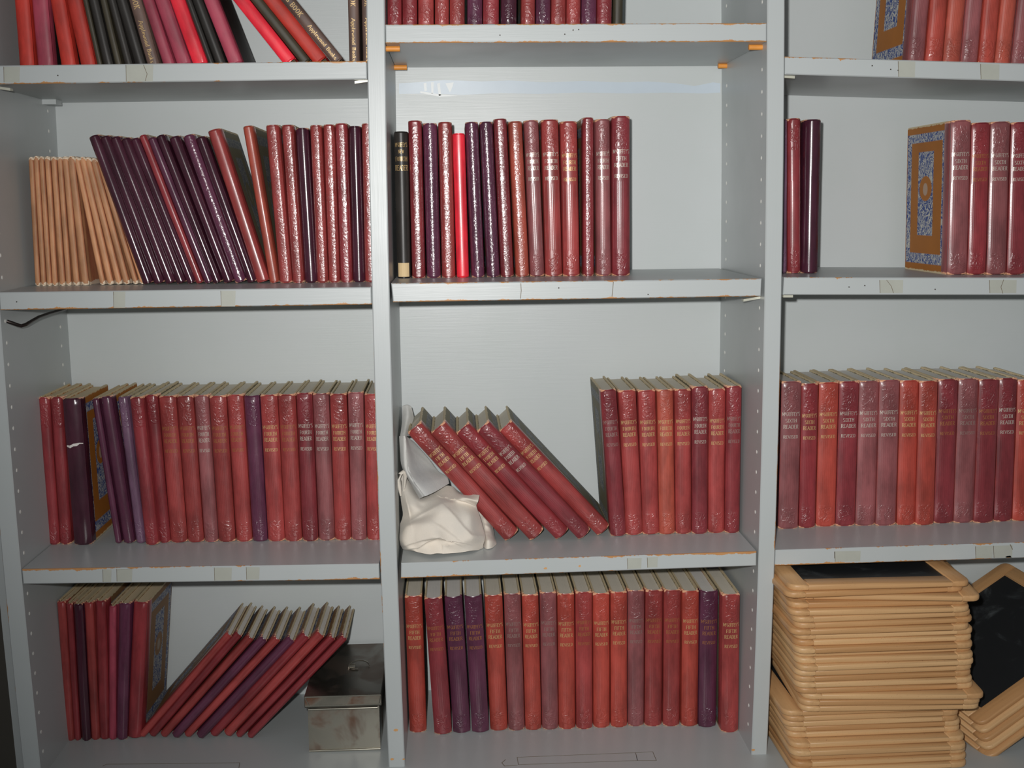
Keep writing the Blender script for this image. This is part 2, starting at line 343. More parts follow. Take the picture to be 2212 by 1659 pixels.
def make_book(t, h, dep, color, board, page, title=None, ink='g', bulge=.0042, wrap=.021, label_paper=False, rnd=None, ribbon=None):
    rnd = rnd or random.Random(len(BOOKS)); root = empty('book')
    ph = rnd.random()*9; am = .00022
    wob = lambda q: am*(math.sin(q*9+ph)+.6*math.sin(q*23+ph*2))
    bulge = min(bulge, t*.32)
    SPOW[0] = 2.1 if color.startswith(('dark', 'black')) else (2.6 if color.startswith('purple') else (4.6 if color.endswith('*') else 3.4))
    sp_ = link('spine', spine_mesh(t, h, bulge, wrap, wob, LE[color]), root)
    bm_ = M_BOARD[board] if board in M_BOARD else LE[board]
    for s in (-1, 1): link('cover_board', board_mesh(t, h, dep, s, bm_), root)
    mb = MB(); x = t/2-min(.0022, t*.16)-.0006; dz = .0028
    mb.box(-x, x, .0045, dep-.0035, dz, h-dz); mb.obj('page_block', M_PAGE[page], root)
    hw = t/2
    def on(x, z, e=.00035): return (x, spine_y(x, hw, bulge)+wob(z/h)-e, z)
    if title:
        mb = MB()
        if title[0] == 'V':          # runs down the spine
            for s, c0, c1, hgt in title[1:]:
                for q in text_quads(s, (c0-c1)*h, hgt*t, .14):
                    mb.quad(*[on(-(0.0)+(p[1]-hgt*t/2), (c0+c1)/2*h - p[0], .0003) for p in q][::-1])
        else:
            for s, fz, wd, hf in title:
                for q in text_quads(s, wd*t, hf*h):
                    mb.quad(*[on(p[0], (1-fz)*h - hf*h/2 + p[1]) for p in q])
        mb.obj('lettering', INK[ink], sp_)
    if label_paper:
        mb = MB()
        for i in range(6):
            a, b = -hw*.8+hw*1.6*i/6, -hw*.8+hw*1.6*(i+1)/6
            mb.quad(on(a, .002, .0003), on(b, .002, .0003), on(b, .019, .0003), on(a, .019, .0003))
        mb.obj('paper_label', M_LABEL, sp_)
    BOOKS.append(root); return root
def reader(n): 
    w = {'FOURTH': .72, 'FIFTH': .56, 'SIXTH': .56}[n]
    return [("McGUFFEY'S", .218, .88, .025), (n, .262, w, .024), ('READER', .303, .74, .025), ('REVISED', .371, .72, .021)]

# ------------------------------------------------------------------ the bookcase: uprights, backs, base, shelves
DEP = .2264
BASE_Z = -0.6804+ZO
EDGE = {'AR': [(0.5,679),(3.3,740),(36.9,1140),(43.4,1216),(52.6,1320),(68.9,1479),(86.8,1659)],
 'BL': [(792,30),(793.4,210),(802.7,540),(805.1,720),(817.6,1100),(823.5,1280),(830.6,1479),(839.8,1640)],
 'BR': [(831,30),(833.3,210),(839.8,540),(843.6,720),(853.4,1100),(860.4,1280),(868,1479),(874,1640)],
 'CL': [(1657.7,30),(1656.6,210),(1653.4,540),(1650.7,720),(1640.9,1120),(1636,1300),(1630,1479),(1623,1629)],
 'CR': [(1695.7,30),(1694,210),(1690.8,540),(1687,720),(1676.7,1120),(1670.7,1300),(1663.7,1479),(1657,1629)]}
def fit_edge(k):
    P = [at(x, y, 0) for x, y in EDGE[k]]; n = 3; z0 = ZO-.2
    A = [[0.]*(n+1) for _ in range(n)]
    for p in P:
        b = [1, p.z-z0, (p.z-z0)**2]
        for i in range(n):
            for j in range(n): A[i][j] += b[i]*b[j]
            A[i][n] += b[i]*p.x
    for i in range(n):
        pv = A[i][i]; A[i] = [v/pv for v in A[i]]
        for j in range(n):
            if j != i: A[j] = [v-A[j][i]*w for v, w in zip(A[j], A[i])]
    c = [A[i][n] for i in range(n)]
    lo, hi = BASE_Z, ZO+.27
    def fx(z):
        zc = min(max(z, lo), hi); d = zc-z0
        return c[0]+c[1]*d+c[2]*d*d + (z-zc)*(c[1]+2*c[2]*d)
    return fx
EX = {k: fit_edge(k) for k in EDGE}
TOP_Z = ZO+.47
case = empty('bookcase', (0.2, .1, 0)); tag(case, 'grey painted wooden bookcase with three bays of worn shelves', 'bookcase')
CO = Vector((0.2, .1, 0))
def part(mb, name, mat, sharp=None, parent=None):
    """case parts are built in world space and parented under the bookcase"""
    o = mb.obj(name, mat, parent or case, sharp)
    if (parent or case) is case: o.location = -CO
    return o
def upright(fl_, fr_, mat=M_UPR):
    mb = MB(); rings = []; n = 14
    for i in range(n+1):
        z = BASE_Z+(TOP_Z-BASE_Z)*i/n; a, b = fl_(z), fr_(z); c = .0012
        rings.append([(a, c, z), (a+c, 0, z), (b-c, 0, z), (b, c, z), (b, DEP, z), (a, DEP, z)])
    mb.loft(rings); return part(mb, 'upright', mat)
UPW = .0207
upright(lambda z: EX['AR'](z)-UPW, EX['AR']); upright(EX['BL'], EX['BR']); upright(EX['CL'], EX['CR'])
DX = 1.03
upright(lambda z: DX, lambda z: DX+UPW)
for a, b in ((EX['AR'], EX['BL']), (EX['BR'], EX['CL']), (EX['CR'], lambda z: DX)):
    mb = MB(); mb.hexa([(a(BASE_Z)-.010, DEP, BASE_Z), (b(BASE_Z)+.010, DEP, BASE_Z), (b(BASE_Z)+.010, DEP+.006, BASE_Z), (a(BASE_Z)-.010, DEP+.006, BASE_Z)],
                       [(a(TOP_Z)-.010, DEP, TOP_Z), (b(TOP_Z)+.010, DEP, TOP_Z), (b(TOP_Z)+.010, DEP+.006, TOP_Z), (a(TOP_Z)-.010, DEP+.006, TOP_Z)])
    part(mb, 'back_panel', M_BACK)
XL0 = EX['AR'](BASE_Z)-UPW
mb = MB(); mb.box(XL0-.004, DX+UPW+.004, -.125, DEP+.02, BASE_Z-.028, BASE_Z); part(mb, 'base_board', paint('grey_paint_base', None, .95))
mb = MB(); mb.box(XL0+.01, DX+UPW-.01, -.10, DEP+.01, .09, BASE_Z-.028); mb.box(XL0+.03, DX+UPW-.03, -.05, DEP, 0, .09); part(mb, 'base_cabinet', M_PAINT)
mb = MB(); mb.box(EX['AR'](TOP_Z)-UPW-.01, DX+UPW+.01, -.012, DEP+.008, TOP_Z, TOP_Z+.022); part(mb, 'top_board', M_PAINT)
# outlines of old tape on the base board
M_TAPE = simple('old_tape', rgb(176, 178, 168), .42, var=.08, sc=60); M_TAPED = simple('tape_residue', rgb(118, 108, 92), .7, var=.3, sc=300)
def base_at(px, py):
    d = ray(px, py); return CAM + d*((BASE_Z-CAM.z)/d.z)
def strip(pts, w, name, mat, z=.0002, parent=None):
    mb = MB()
    for (a, b) in zip(pts, pts[1:]):
        A, B = base_at(*a), base_at(*b); n = (B-A).cross(Vector((0,0,1))).normalized()*w/2
        mb.hexa([A-n, A+n, B+n, B-n], [A-n+Vector((0,0,z)), A+n+Vector((0,0,z)), B+n+Vector((0,0,z)), B-n+Vector((0,0,z))])
    return part(mb, name, mat)
for q in ([(1117,1636),(1373,1626),(1377,1643),(1120,1652)], [(1373,1626),(1410,1624),(1418,1643),(1377,1643)]):
    strip(q+[q[0]], .0007, 'tape_outline', M_TAPED)
strip([(1092,1641),(1084,1648),(1090,1655),(1118,1653)], .0008, 'tape_outline', M_TAPED)
strip([(222,1655),(230,1651),(518,1648),(516,1659)], .0008, 'tape_outline', M_TAPED)

# a band of paler, unevenly brushed paint high on the middle back panel
M_PALE = simple('pale_blue_old_paint', rgb(196, 208, 218), .28, var=.05, sc=30); M_DRIP = simple('white_paint_drips', rgb(222, 226, 226), .3)
def on_back(pts, name, mat, d=.0003):
    L = [at(x, y, DEP) for x, y in pts]; mb = MB(); mb.loft([[(p.x, DEP+.0002, p.z) for p in L], [(p.x, DEP-d, p.z) for p in L]]); part(mb, name, mat)
on_back([(862, 203), (862, 180), (900, 178), (960, 173), (1040, 176), (1100, 174), (1180, 178), (1260, 175), (1340, 178), (1400, 176), (1460, 180), (1500, 186), (1540, 178), (1556, 180), (1556, 200), (1520, 202), (1440, 200), (1360, 202), (1260, 200), (1160, 203), (1080, 201), (1000, 205), (930, 202)][::-1], 'old_paint_patch', M_PALE)
for q in ([(915, 180), (921, 179), (922, 196), (917, 197)], [(931, 178), (937, 178), (936, 202), (932, 202)], [(944, 181), (950, 179), (953, 206), (948, 207)], [(962, 180), (980, 178), (978, 186), (972, 200), (966, 188)], [(908, 197), (950, 204), (990, 207), (950, 209), (908, 201)]):
    on_back(q[::-1], 'paint_drip', M_DRIP, .0006)

# shelves ---------------------------------------------------------------
SH = {}
def shelf(key, tl, tr, bl, br, label, tilt=0.0, back=None, snapL=None, snapR=None, depth=DEP-.0015):
    P = [at(*p, 0) for p in (bl, br, tr, tl)]
    if snapL:
        for i in (0, 3): P[i].x = EX[snapL](P[i].z)+.0006
    if snapR:
        for i in (1, 2): P[i].x = EX[snapR](P[i].z)-.0006
    org = P[0].copy(); L = [p-org for p in P]; c = .0011
    zt = lambda y: tilt*y/depth
    def ring(y, i=0.0):
        return [(L[0].x+i, y, L[0].z+i+zt(y)), (L[1].x-i, y, L[1].z+i+zt(y)), (L[2].x-i, y, L[2].z-i+zt(y)), (L[3].x+i, y, L[3].z-i+zt(y))]
    # sub-divided along x so the worn arris can wander
    mb = MB(); mb.loft([ring(0, c), ring(c), ring(depth)])
    o = mb.obj('shelf_board', M_SHELF2 if key[1] == '3' else M_SHELF); o.location = org; tag(o, label, 'shelf', 'adjustable shelves of the bookcase')
    SH[key] = (P[3].copy(), P[2].copy(), tilt/depth, o, org)
    return o
def ztop(key, x, Y):
    a, b, t, *_ = SH[key] if key in SH else (None,)*3
    if key.startswith('base'): return BASE_Z
    k = (x-a.x)/(b.x-a.x); return a.z+(b.z-a.z)*k+t*Y
shelf('l1', (0,141.8), (790,131.4), (0,182), (791,171), 'grey shelf of the left bay holding the spelling books', 0, snapL='AR', snapR='BL')
shelf('c1', (833,52.8), (1657,49.5), (835,93), (1656,89.7), 'grey middle-bay shelf resting on four orange dowel pegs', snapL='BR', snapR='CL')
shelf('r1', (1695.5,122), (2212,137), (1695,160.7), (2212,176), 'uppermost grey shelf of the right bay beneath red sixth readers', snapL='CR')
shelf('l2', (3,631.6), (802,620.3), (8,670), (803,657.7), 'grey shelf carrying tan pamphlets and leaning purple books', .0035, snapL='AR', snapR='BL')
shelf('c2', (845,612), (1646,602), (849,652.8), (1644,640), 'grey middle-bay shelf under the row ending in bright letters', .0006)
shelf('r2', (1694,599), (2212,600), (1692,637), (2212,637), 'grey right-bay shelf carrying the book with patterned orange side', .001)
shelf('l3', (47,1230), (819,1218), (50,1262), (820,1252), 'lowest grey shelf of the left bay with torn tape marks')
shelf('c3', (866.5,1216.6), (1634.5,1191.6), (866,1249.7), (1634,1222.5), 'grey shelf carrying the white rag and leaning readers')
shelf('r3', (1676,1188.4), (2212,1172), (1675,1222.5), (2212,1205), 'grey right-bay shelf directly above the stacked slates', snapL='CR')
for k in ('r1', 'r2', 'r3'):           # run on to the right-hand end of the bay
    a, b, t, o, org = SH[k]; f = (DX-.001-a.x)/(b.x-a.x); me = o.data
    xb = b.x-org.x
    for v in me.vertices:
        if v.co.x > xb*.6: v.co.z += (b.z-a.z)*(f-1); v.co.x += (b.x-a.x)*(f-1)
    me.update(); SH[k] = (a, a+(b-a)*f, t, o, org)
def on_front(key, px, py): return at(px, py, 0)-SH[key][4]
def tape(key, pts, name='tape_patch', mat=M_TAPE, d=.0003):
    L = [on_front(key, *p) for p in pts]; mb = MB()
    mb.loft([[(p.x, 0.0002, p.z) for p in L], [(p.x, -d, p.z) for p in L]]); mb.obj(name, mat, SH[key][3])
def crack(key, pts, w=1.3):
    pl = [(x-w/2, y) for x, y in pts]+[(x+w/2, y) for x, y in pts[::-1]]; tape(key, pl, 'tape_edge', M_TAPED, .00035)
def patch(key, x0, x1, y0, y1, s=0): 
    tape(key, [(x0, y1), (x1, y1+s), (x1+1, y0+s), (x0+1, y0)]); crack(key, [(x0, y0), (x0+1, y1)], 1.0)
patch('l1', 8, 42, 144, 178); patch('l1', 272, 330, 140, 176); crack('l1', [(310, 140), (318, 160), (314, 175)])
patch('l2', 245, 270, 630, 665); patch('l2', 477, 508, 628, 662)
patch('l3', 222, 240, 1230, 1257); patch('l3', 252, 285, 1229, 1256); crack('l3', [(255, 1231), (285, 1228)], 3); patch('l3', 463, 500, 1226, 1254); patch('l3', 532, 560, 1225, 1252)
patch('r1', 1940, 1976, 132, 166, 1); patch('r1', 2118, 2158, 138, 171, 1)
patch('r2', 1900, 1950, 605, 633); patch('r2', 2137, 2195, 605, 633); crack('r2', [(1915, 605), (1925, 618), (1930, 633)]); crack('r2', [(2168, 604), (2162, 620), (2166, 634)])
patch('r3', 1803, 1858, 1191, 1213, -1); patch('r3', 2107, 2144, 1180, 1206, -1); patch('r3', 2146, 2186, 1179, 1205, -1); crack('r3', [(1803, 1192), (1803, 1206)], 1.5); crack('r3', [(2182, 1176), (2187, 1187)], 2)
patch('c3', 1355, 1385, 1206, 1229, -1); patch('c3', 1398, 1420, 1204, 1226, -1)
crack('c2', [(1125, 612), (1126, 628), (1124, 645)]); crack('c2', [(1325, 609), (1322, 640)])
M_NAIL = simple('dark_nail_marks', rgb(60, 54, 48), .6)
for k, x, y in (('c1', 1080, 76), ('c1', 1220, 74), ('c1', 1238, 65), ('c1', 1250, 64), ('l1', 125, 163), ('l2', 36, 652), ('r1', 1884, 142), ('r1', 1924, 150), ('r1', 1940, 152), ('r2', 1834, 620), ('r2', 1868, 617), ('r2', 2020, 625), ('c2', 1207, 622), ('c2', 1400, 636)):
    tape(k, [(x-1.5, y+1), (x+1, y+1.5), (x+1.5, y-1), (x-1, y-1.5)], 'nail_mark', M_NAIL)
# flecks of bare wood / chips
M_CHIP = simple('chipped_bare_wood', WOOD, .7, var=.3, sc=200)
for k, x, y, r in (('c3', 1178, 1228, 4), ('c3', 1252, 1223, 3), ('r3', 2178, 1203, 7)):
    tape(k, [(x-r, y), (x-r*.3, y+2), (x+r, y+1), (x+r*.6, y-3), (x-r*.4, y-2)], 'paint_chip', M_CHIP)

for x, y, r in ((855, 1577, 5), (847, 1640, 4), (872, 1640, 3), (1627, 1620, 4)):
    L_ = [at(x+dx_*r, y+dy_*r, 0) for dx_, dy_ in ((-1, .2), (-.3, .6), (.8, .4), (1, -.3), (.1, -.6), (-.7, -.4))]
    mb = MB(); mb.loft([[(p.x, .0002, p.z) for p in L_], [(p.x, -.0003, p.z) for p in L_]]); part(mb, 'paint_chip', M_CHIP)
# peg holes, pegs, pins ---------------------------------------------------
M_HOLE = simple('pale_peg_holes', rgb(226, 226, 220), .35, var=.1)  # peg holes drawn as small pale domes
def holes(edge, side, rows, name='peg_holes'):
    mb = MB()
    for (Y, z0, n) in rows:
        for i in range(n):
            z = z0-.0254*i; x = EX[edge](z); r = .0026
            ring0 = [(x, Y+r*math.cos(a), z+r*math.sin(a)) for a in [2*math.pi*q/8 for q in range(8)]]
            ring1 = [(x+side*.0007, Y+r*.6*math.cos(a), z+r*.6*math.sin(a)) for a in [2*math.pi*q/8 for q in range(8)]]
            if side < 0: ring0.reverse(); ring1.reverse()
            mb.loft([ring0, ring1])
    o = part(mb, name, M_HOLE); o['kind'] = 'stuff'
zz = at(1644, 150, .02).z; holes('CL', -1, [(.022, zz+.0254*5, 38), (.197, zz+.0254*5, 38)])
zz = at(20, 741, .012).z; holes('AR', 1, [(.014, zz+.0254*12, 36), (.197, zz+.0254*12, 36)])
M_DOWEL = simple('orange_dowel_wood', rgb(226, 150, 66), .5, var=.15, sc=120)
def peg(xa, xb, Y, z, r):
    mb = MB(); mb.tube([(xa, Y, z), (xb, Y, z)], r, 12); part(mb, 'dowel_peg', M_DOWEL, 50)
zb = lambda x: at(835, 93, 0).z+(at(1656, 89.7, 0).z-at(835, 93, 0).z)*(x/.44)
for px, Y in ((864, .022), (879, .197)):
    x = at(px, 110 if Y < .1 else 148, Y).x; z = zb(x)-.0034; peg(EX['BR'](z)-.004, x, Y, z, .0032)
for px, Y in ((1617, .022), (1551, .197)):
    x = at(px, 104 if Y < .1 else 144, Y).x; z = zb(x)-.0034; peg(x, EX['CL'](z)+.004, Y, z, .0032)
M_PIN = simple('painted_metal_pin', rgb(206, 206, 190), .35, .3)
def pin(pa, pb, Y, th=.0028, dp=.009, name='shelf_pin', mat=None):
    a, b = at(*pa, Y), at(*pb, Y); v = Vector((0, 0, th/2)); y = Vector((0, dp, 0)); mb = MB()
    mb.hexa([a-v, b-v, b-v+y, a-v+y], [a+v, b+v, b+v+y, a+v+y]); part(mb, name, mat or M_PIN)
pin((766, 178), (794, 174), .012); pin((1694, 165), (1717, 167), .012); pin((0, 190), (22, 193), .012); pin((1606, 649), (1652, 641), .02); pin((1692, 640), (1713, 640), .012)
mb = MB(); a = at(112, 215, .19); mb.box(EX['AR'](a.z)-.002, a.x+.009, .178, .20, a.z-.007, a.z+.006); part(mb, 'shelf_pin', M_PAINT)

# ------------------------------------------------------------------ room shell
M_WALL = simple('dark_room_wall', rgb(92, 88, 80), .8, var=.1, sc=8); M_FLOOR = simple('brown_floor', rgb(72, 52, 38), .6, var=.2, sc=12)
mb = MB(); mb.box(-3, 3.5, .9, 1.0, 0, 3); tag(mb.obj('wall_back', M_WALL), kind='structure')
mb = MB(); mb.box(-3, 3.5, -4, 1.0, -.05, 0); tag(mb.obj('floor', M_FLOOR), kind='structure')
xa = EX['AR'](BASE_Z)-UPW
mb = MB(); n = 10; rings = []
for i in range(n+1):
    z = (TOP_Z)*i/n; x = EX['AR'](max(z, BASE_Z))-UPW; rings.append([(x-.0125, .012, z), (x-.0004, .012, z), (x-.0004, .06, z), (x-.0125, .06, z)])
mb.loft(rings); tag(mb.obj('trim_1', paint('grey_paint_trim', None, .8)), kind='structure')

# ------------------------------------------------------------------ placing books from the survey
ORD = ['', 'first', 'second', 'third', 'fourth', 'fifth', 'sixth', 'seventh', 'eighth', 'ninth', 'tenth', 'eleventh', 'twelfth', 'thirteenth', 'fourteenth', 'fifteenth', 'sixteenth', 'seventeenth', 'eighteenth', 'nineteenth', 'twentieth', 'twenty-first', 'twenty-second']
def place(key, bx, by, tx, ty, wpx, color, Y=None, dep=.118, board='grey', page='grey', title=None, ink='g', yaw=0.0, h=None, lowhide=False, Yr=(.012, .10), **kw):
    """bx,by / tx,ty: foot and head of the spine's centre line in the photograph, wpx: its horizontal width there"""
    def geo(Y):
        B, T = at(bx, by, Y), at(tx, ty, Y); d = T-B; ang = math.atan2(d.x, d.z)
        e = at(bx+wpx, by, Y).x-B.x; t = e*math.cos(ang)
        H = math.hypot(d.x, d.z); 
        low = B.z-(t/2)*abs(math.sin(ang)); lx = B.x+math.copysign(t/2*math.cos(ang), ang)
        return B, T, ang, t, H, low, lx
    if Y is None:
        lo, hi = Yr
        for _ in range(40):
            m = (lo+hi)/2; g = geo(m)
            if g[5] > ztop(key, g[6], m): lo = m      # the ray passes above the shelf here: look further back
            else: hi = m
        Y = (lo+hi)/2
    B, T, ang, t, H, low, lx = geo(Y)
    if h: H = h
    dz = ztop(key, lx, Y)-low+.0001
    if lowhide: 
        ax = Vector((math.sin(ang), 0, math.cos(ang))); B = B+ax*(dz/math.cos(ang)); dz = 0; 
    root = make_book(t*.985, H, dep, color, board, page, title, ink, **kw)
    root.matrix_world = Matrix.Translation(B+Vector((0, 0, dz))) @ Matrix.Rotation(ang, 4, 'Y') @ Matrix.Rotation(yaw, 4, 'Z')
    return root
def up(key, xl, xr, yb, ul, ur, yt, color, **kw):
    return place(key, (xl+xr)/2, yb, (ul+ur)/2, yt, ((xr-xl)+(ur-ul))/2, color, **kw)
LOOK = {'red': 'red cloth', 'orange': 'orange-red cloth', 'crimson': 'crimson cloth', 'maroon': 'maroon cloth', 'mauve': 'faded mauve cloth', 'purple': 'purple cloth', 'dark purple': 'dark purple cloth', 'violet': 'dusty violet cloth', 'rust': 'rust-red cloth', 'bright red': 'bright red', 'scarlet': 'scarlet', 'plum': 'plum red', 'black': 'black', 'olive black': 'olive black', 'brown': 'brown', 'tan': 'tan', 'vermilion': 'vermilion'}
def name_row(lst, where, group, what=None, start=1, side='left'):
    n = len(lst)
    for i, (o, c, extra) in enumerate(lst):
        k = i+1
        if k <= (n+1)//2: pos = '%s from left' % ORD[k]
        else: pos = 'last' if k == n else '%s from right' % ORD[n-k+1]
        if k == n: pos = 'rightmost'
        if k == 1: pos = 'leftmost'
        look = LOOK[c.rstrip('*-')]
        tag(o, '%s %s%s, %s %s' % (look, what or 'reader', (' '+extra) if extra else '', pos, where), 'book', group)
WT = {'g': 'with gilt title', 'd': 'with dulled gilt title', 's': 'with bright title', 'f': 'with faded title'}
def ext(title, ink): return WT[ink] if title else ''

# ---- second shelf, left bay: tan pamphlets
y0, L = .085, []
for xl, xr, ul, ur, yb, yt in ((74.3,86.3,60.3,70.9,613,334),(87.3,98.8,70.9,82.1,613,332),(99.8,111.4,82.8,93,613,333),(111.8,123.9,95,106.6,613,333),(127.2,140.7,108.5,120,612,333),(141.3,153.8,122,132.6,612,334),(155.7,173.1,134.5,144.2,612,333),(174,193.4,145.1,157.7,612,333),
        (214.6,228,158.4,169.6,611,336),(230,247.4,170.6,180.8,611,335),(249.3,264.7,181.8,193.4,611,337),(266.7,281,193.9,206.4,611,339),(286,300.4,207.4,216.5,611,340),(302,313.5,217.2,226,611,346)):
    L.append((up('l2', xl, xr, yb, ul, ur, yt, 'tan', Y=y0, dep=.10, board='tan', page='buff', bulge=.002, wrap=.014), 'tan', ''))
name_row(L, 'in the pamphlet group, second left shelf', 'tan pamphlets on the second left shelf', 'worn paperbound booklet')
# ---- leaning purple books
L = []
D = [(318.4,611,200.5,291,24,'dark purple-'),(343,610,223.4,292,23.5,'dark purple-'),(367.6,608,245.5,292,23.5,'dark purple-'),(390.7,607,268,294,22.5,'dark purple-'),(413,606,289,293,20,'dark purple-'),(431.4,609,306,289,17,'crimson-'),(450.6,608,326,294,19,'purple-'),(468.5,607,344.5,288,20,'dark purple-'),(494,606,374,291,24,'dark purple-'),(519,606,404.5,288,26,'purple*'),(544,605,431,291,22,'dark purple-'),(568,608,460.5,279,29,'red-'),(592.5,608,534,269,21.5,'rust-')]
for bx, by, tx, ty, w, c in D:
    L.append((place('l2', bx, by, tx, ty, w, c, Y=.078, dep=.118, board='grey'), c, ''))
name_row(L, 'of the leaning group, second left shelf', 'leaning books on the second left shelf', 'glossy plain book')
tag(L[9][0], 'purple embossed book leaning among plain purple ones, second left shelf')
L = []
for xl, xr, ul, ur, yb, yt, c in ((604.5,630.6,572,602,607,265,'red*'),(631.4,656.8,606.8,633.7,608,266,'red*'),(660,683.5,636,666.5,606,271,'dark purple-'),(684.4,709,668,694.6,607,266,'red*'),(710.2,734,696.7,722.5,607,265,'red*'),(735,762,723.2,749.5,607,263,'crimson*'),(763.6,787,751,779.2,605,267,'dark purple-'),(788,814,780,807,606,263,'red*')):
    L.append((up('l2', xl, xr, yb, ul, ur, yt, c, Y=.075, board='dull'), c, ''))
name_row(L, 'of the upright group, second left shelf', 'upright books on the second left shelf', 'embossed glossy book')

# ---- top shelf, left bay
L = []
F = [(40.5,73,29.7,62,'vermilion','vermilion'),(78.8,115.7,67.3,102,'plum','black'),(128,165,107,140,'vermilion','black'),(172,206,143,175.8,'vermilion','black'),(208,221,178,189.5,'olive black','black'),(221.5,245,190,211,'black','black'),(247,263,215,230,'olive black','black'),(265,289,231.5,249.5,'black','black'),(291,313,250.5,273,'black','black'),
     (314.7,346.5,277,305,'brown','brown'),(348.7,378.8,306,332.5,'plum','plum'),(380,414,333.5,365.5,'plum','plum'),(416,448.5,366.5,399,'bright red','scarlet'),(450,463,400,413,'black','black'),(463.5,490,414,437,'black','black'),(492.7,526,439,471,'plum','black')]  # last plum book: black boards stand in for the shadow strip beside it
SPELL = ['V', ('WEBSTER AMERICAN SPELLING BOOK', .97, .335, .46), ('Applewood Books', .265, .02, .34)]
for xl, xr, ul, ur, c, b in F:
    # heads are above the picture: extend the traced lines to full height
    dy = 138.; k = (138.+205.)/dy
    tl = xl+(ul-xl)*k; tr = xr+(ur-xr)*k
    kw = dict(title=SPELL, ink='g') if c == 'brown' else {}
    L.append((up('l1', xl, xr, 138, tl, tr, 138-343, c, Y=.035, dep=.125, board=b, page='buff', lowhide=True, h=.195, bulge=.003, wrap=.016, **kw), c, 'with gilt spelling-book lettering' if c == 'brown' else ''))
name_row(L, 'of the left group, top left shelf', 'books on the top left shelf', 'book')
tag(L[9][0], 'brown spelling book with gilt lettering leaning between black and plum books')
L = []
for xl, xr, ul, ur, c, b in ((607,643,503,539,'bright red','scarlet'),(644.7,673,540.5,568,'olive black','black'),(673.6,712,568,607,'vermilion','scarlet'),(713.4,746,607.8,640,'brown','brown')):
    k = (131.+150.)/131.; kw = dict(title=SPELL, ink='g') if c == 'brown' else {}
    L.append((up('l1', xl, xr, 131, xl+(ul-xl)*k, xr+(ur-xr)*k, 131-281, c, Y=.035, dep=.125, board=b, page='buff', lowhide=True, h=.195, bulge=.003, wrap=.016, **kw), c, ''))
for (o, c, e), l in zip(L, ('bright red book at the left of the steeply leaning four, top left shelf', 'olive black book leaning between bright red and vermilion, top left shelf', 'vermilion book leaning beneath the brown spelling book, top left shelf', 'brown spelling book with gilt lettering leaning steeply over empty gap')): tag(o, l, 'book', 'books on the top left shelf')
for xl, xr, ul, ur, l in ((754.6,776,751,773.5,'brown spelling book with gilt lettering standing upright, top left shelf'), (783.5,806,781,803.5,'brown spelling book half hidden by the upright, top left shelf')):
    k = (131.+214.)/131.
    tag(up('l1', xl, xr, 131, xl+(ul-xl)*k, xr+(ur-xr)*k, 131-345, 'brown', Y=.035, dep=.125, board='brown', page='buff', lowhide=True, h=.195, bulge=.003, wrap=.016, title=SPELL, ink='g'), l, 'book', 'books on the top left shelf')

# ---- top shelf, middle bay
L = []
for xl, xr, c in ((836.5,867.5,'crimson'),(869,901,'crimson'),(903,937,'red'),(939,970,'red'),(971.5,1004,'red'),(1009.5,1042,'purple'),(1043.5,1078,'crimson'),(1082.6,1116,'dark purple'),(1126,1156,'red'),(1158,1189,'purple'),(1191,1222.5,'red'),(1224,1254.5,'red'),(1256.5,1288.5,'purple'),(1290,1322,'crimson')):
    L.append((up('c1', xl, xr, 52, xl+.016*(xl-989), xr+.016*(xr-989), -290, c, Y=.025, lowhide=True, h=.192, board='grey', title=reader('FIFTH')), c, ''))
L.append((up('c1', 1323.5, 1346, 52, 1329, 1351, -290, 'olive black', Y=.06, lowhide=True, h=.19, dep=.12, board='black'), 'olive black', ''))
name_row(L, 'on the uppermost middle shelf', 'books on the uppermost middle shelf')
# ---- top shelf, right bay
L = []
for xl, xr, c in ((1963,1999,'mauve'),(2001,2038,'orange'),(2039.5,2076.5,'rust'),(2078,2114,'mauve'),(2116,2150.5,'orange'),(2152,2186,'rust'),(2188,2224,'mauve')):
    L.append((up('r1', xl, xr, 130, xl+.028*(xl-989), xr+.028*(xr-989), -200, c, Y=.02, lowhide=True, h=.193, board='orange', dep=.125, title=reader('SIXTH')), c, ''))
name_row(L, 'on the uppermost right shelf', 'books on the uppermost right shelf')
tag(L[0][0], 'mauve reader showing a patterned orange side, uppermost right shelf')

# ---- second shelf, middle bay
L = []
J = [(857,887.5,851,879.7,597,279,'black',None,''),(889.5,919,881,910.5,599,258,'crimson*',None,''),(922,952,913,943.5,598,263,'purple*',None,''),(954.6,984,945.7,976.5,597,260,'red*',None,''),(985.5,1014.5,978,1003,597,285,'bright red',None,''),(1019,1047,1004,1033,598,262,'purple*',None,''),(1052,1080.5,1036,1063.8,598,262,'purple*',None,''),(1081.5,1111.5,1066.5,1094,598,256,'maroon*',None,''),(1114,1145,1099,1127,597,261,'rust*',None,''),
     (1146,1177,1131.6,1163.5,596,258,'mauve','FOURTH','s'),(1179,1215.5,1169,1207,596,257,'red','FOURTH','s'),(1217,1254,1211,1247,595,260,'red','FOURTH','g'),(1259.7,1284.5,1259.7,1282.5,597,254,'crimson*',None,''),(1290,1321,1286,1319,596,257,'mauve','FOURTH','s'),(1322.8,1363,1322.8,1361,597,252,'maroon','FIFTH','s')]
for i, (xl, xr, ul, ur, yb, yt, c, ti, ink) in enumerate(J):
    kw = dict(title=reader(ti), ink=ink) if ti else {}
    if i == 0: kw = dict(title=[("McGUFFEY'S", .09, .86, .028), ('NEW', .135, .42, .024), ('FOURTH', .185, .84, .03), ('READER', .245, .9, .036)], ink='g', label_paper=True)
    L.append((up('c2', xl, xr, yb, ul, ur, yt, c, Y=.088, board='black' if c == 'black' else 'dull', bulge=.0055, **kw), c, ext(ti, ink)))
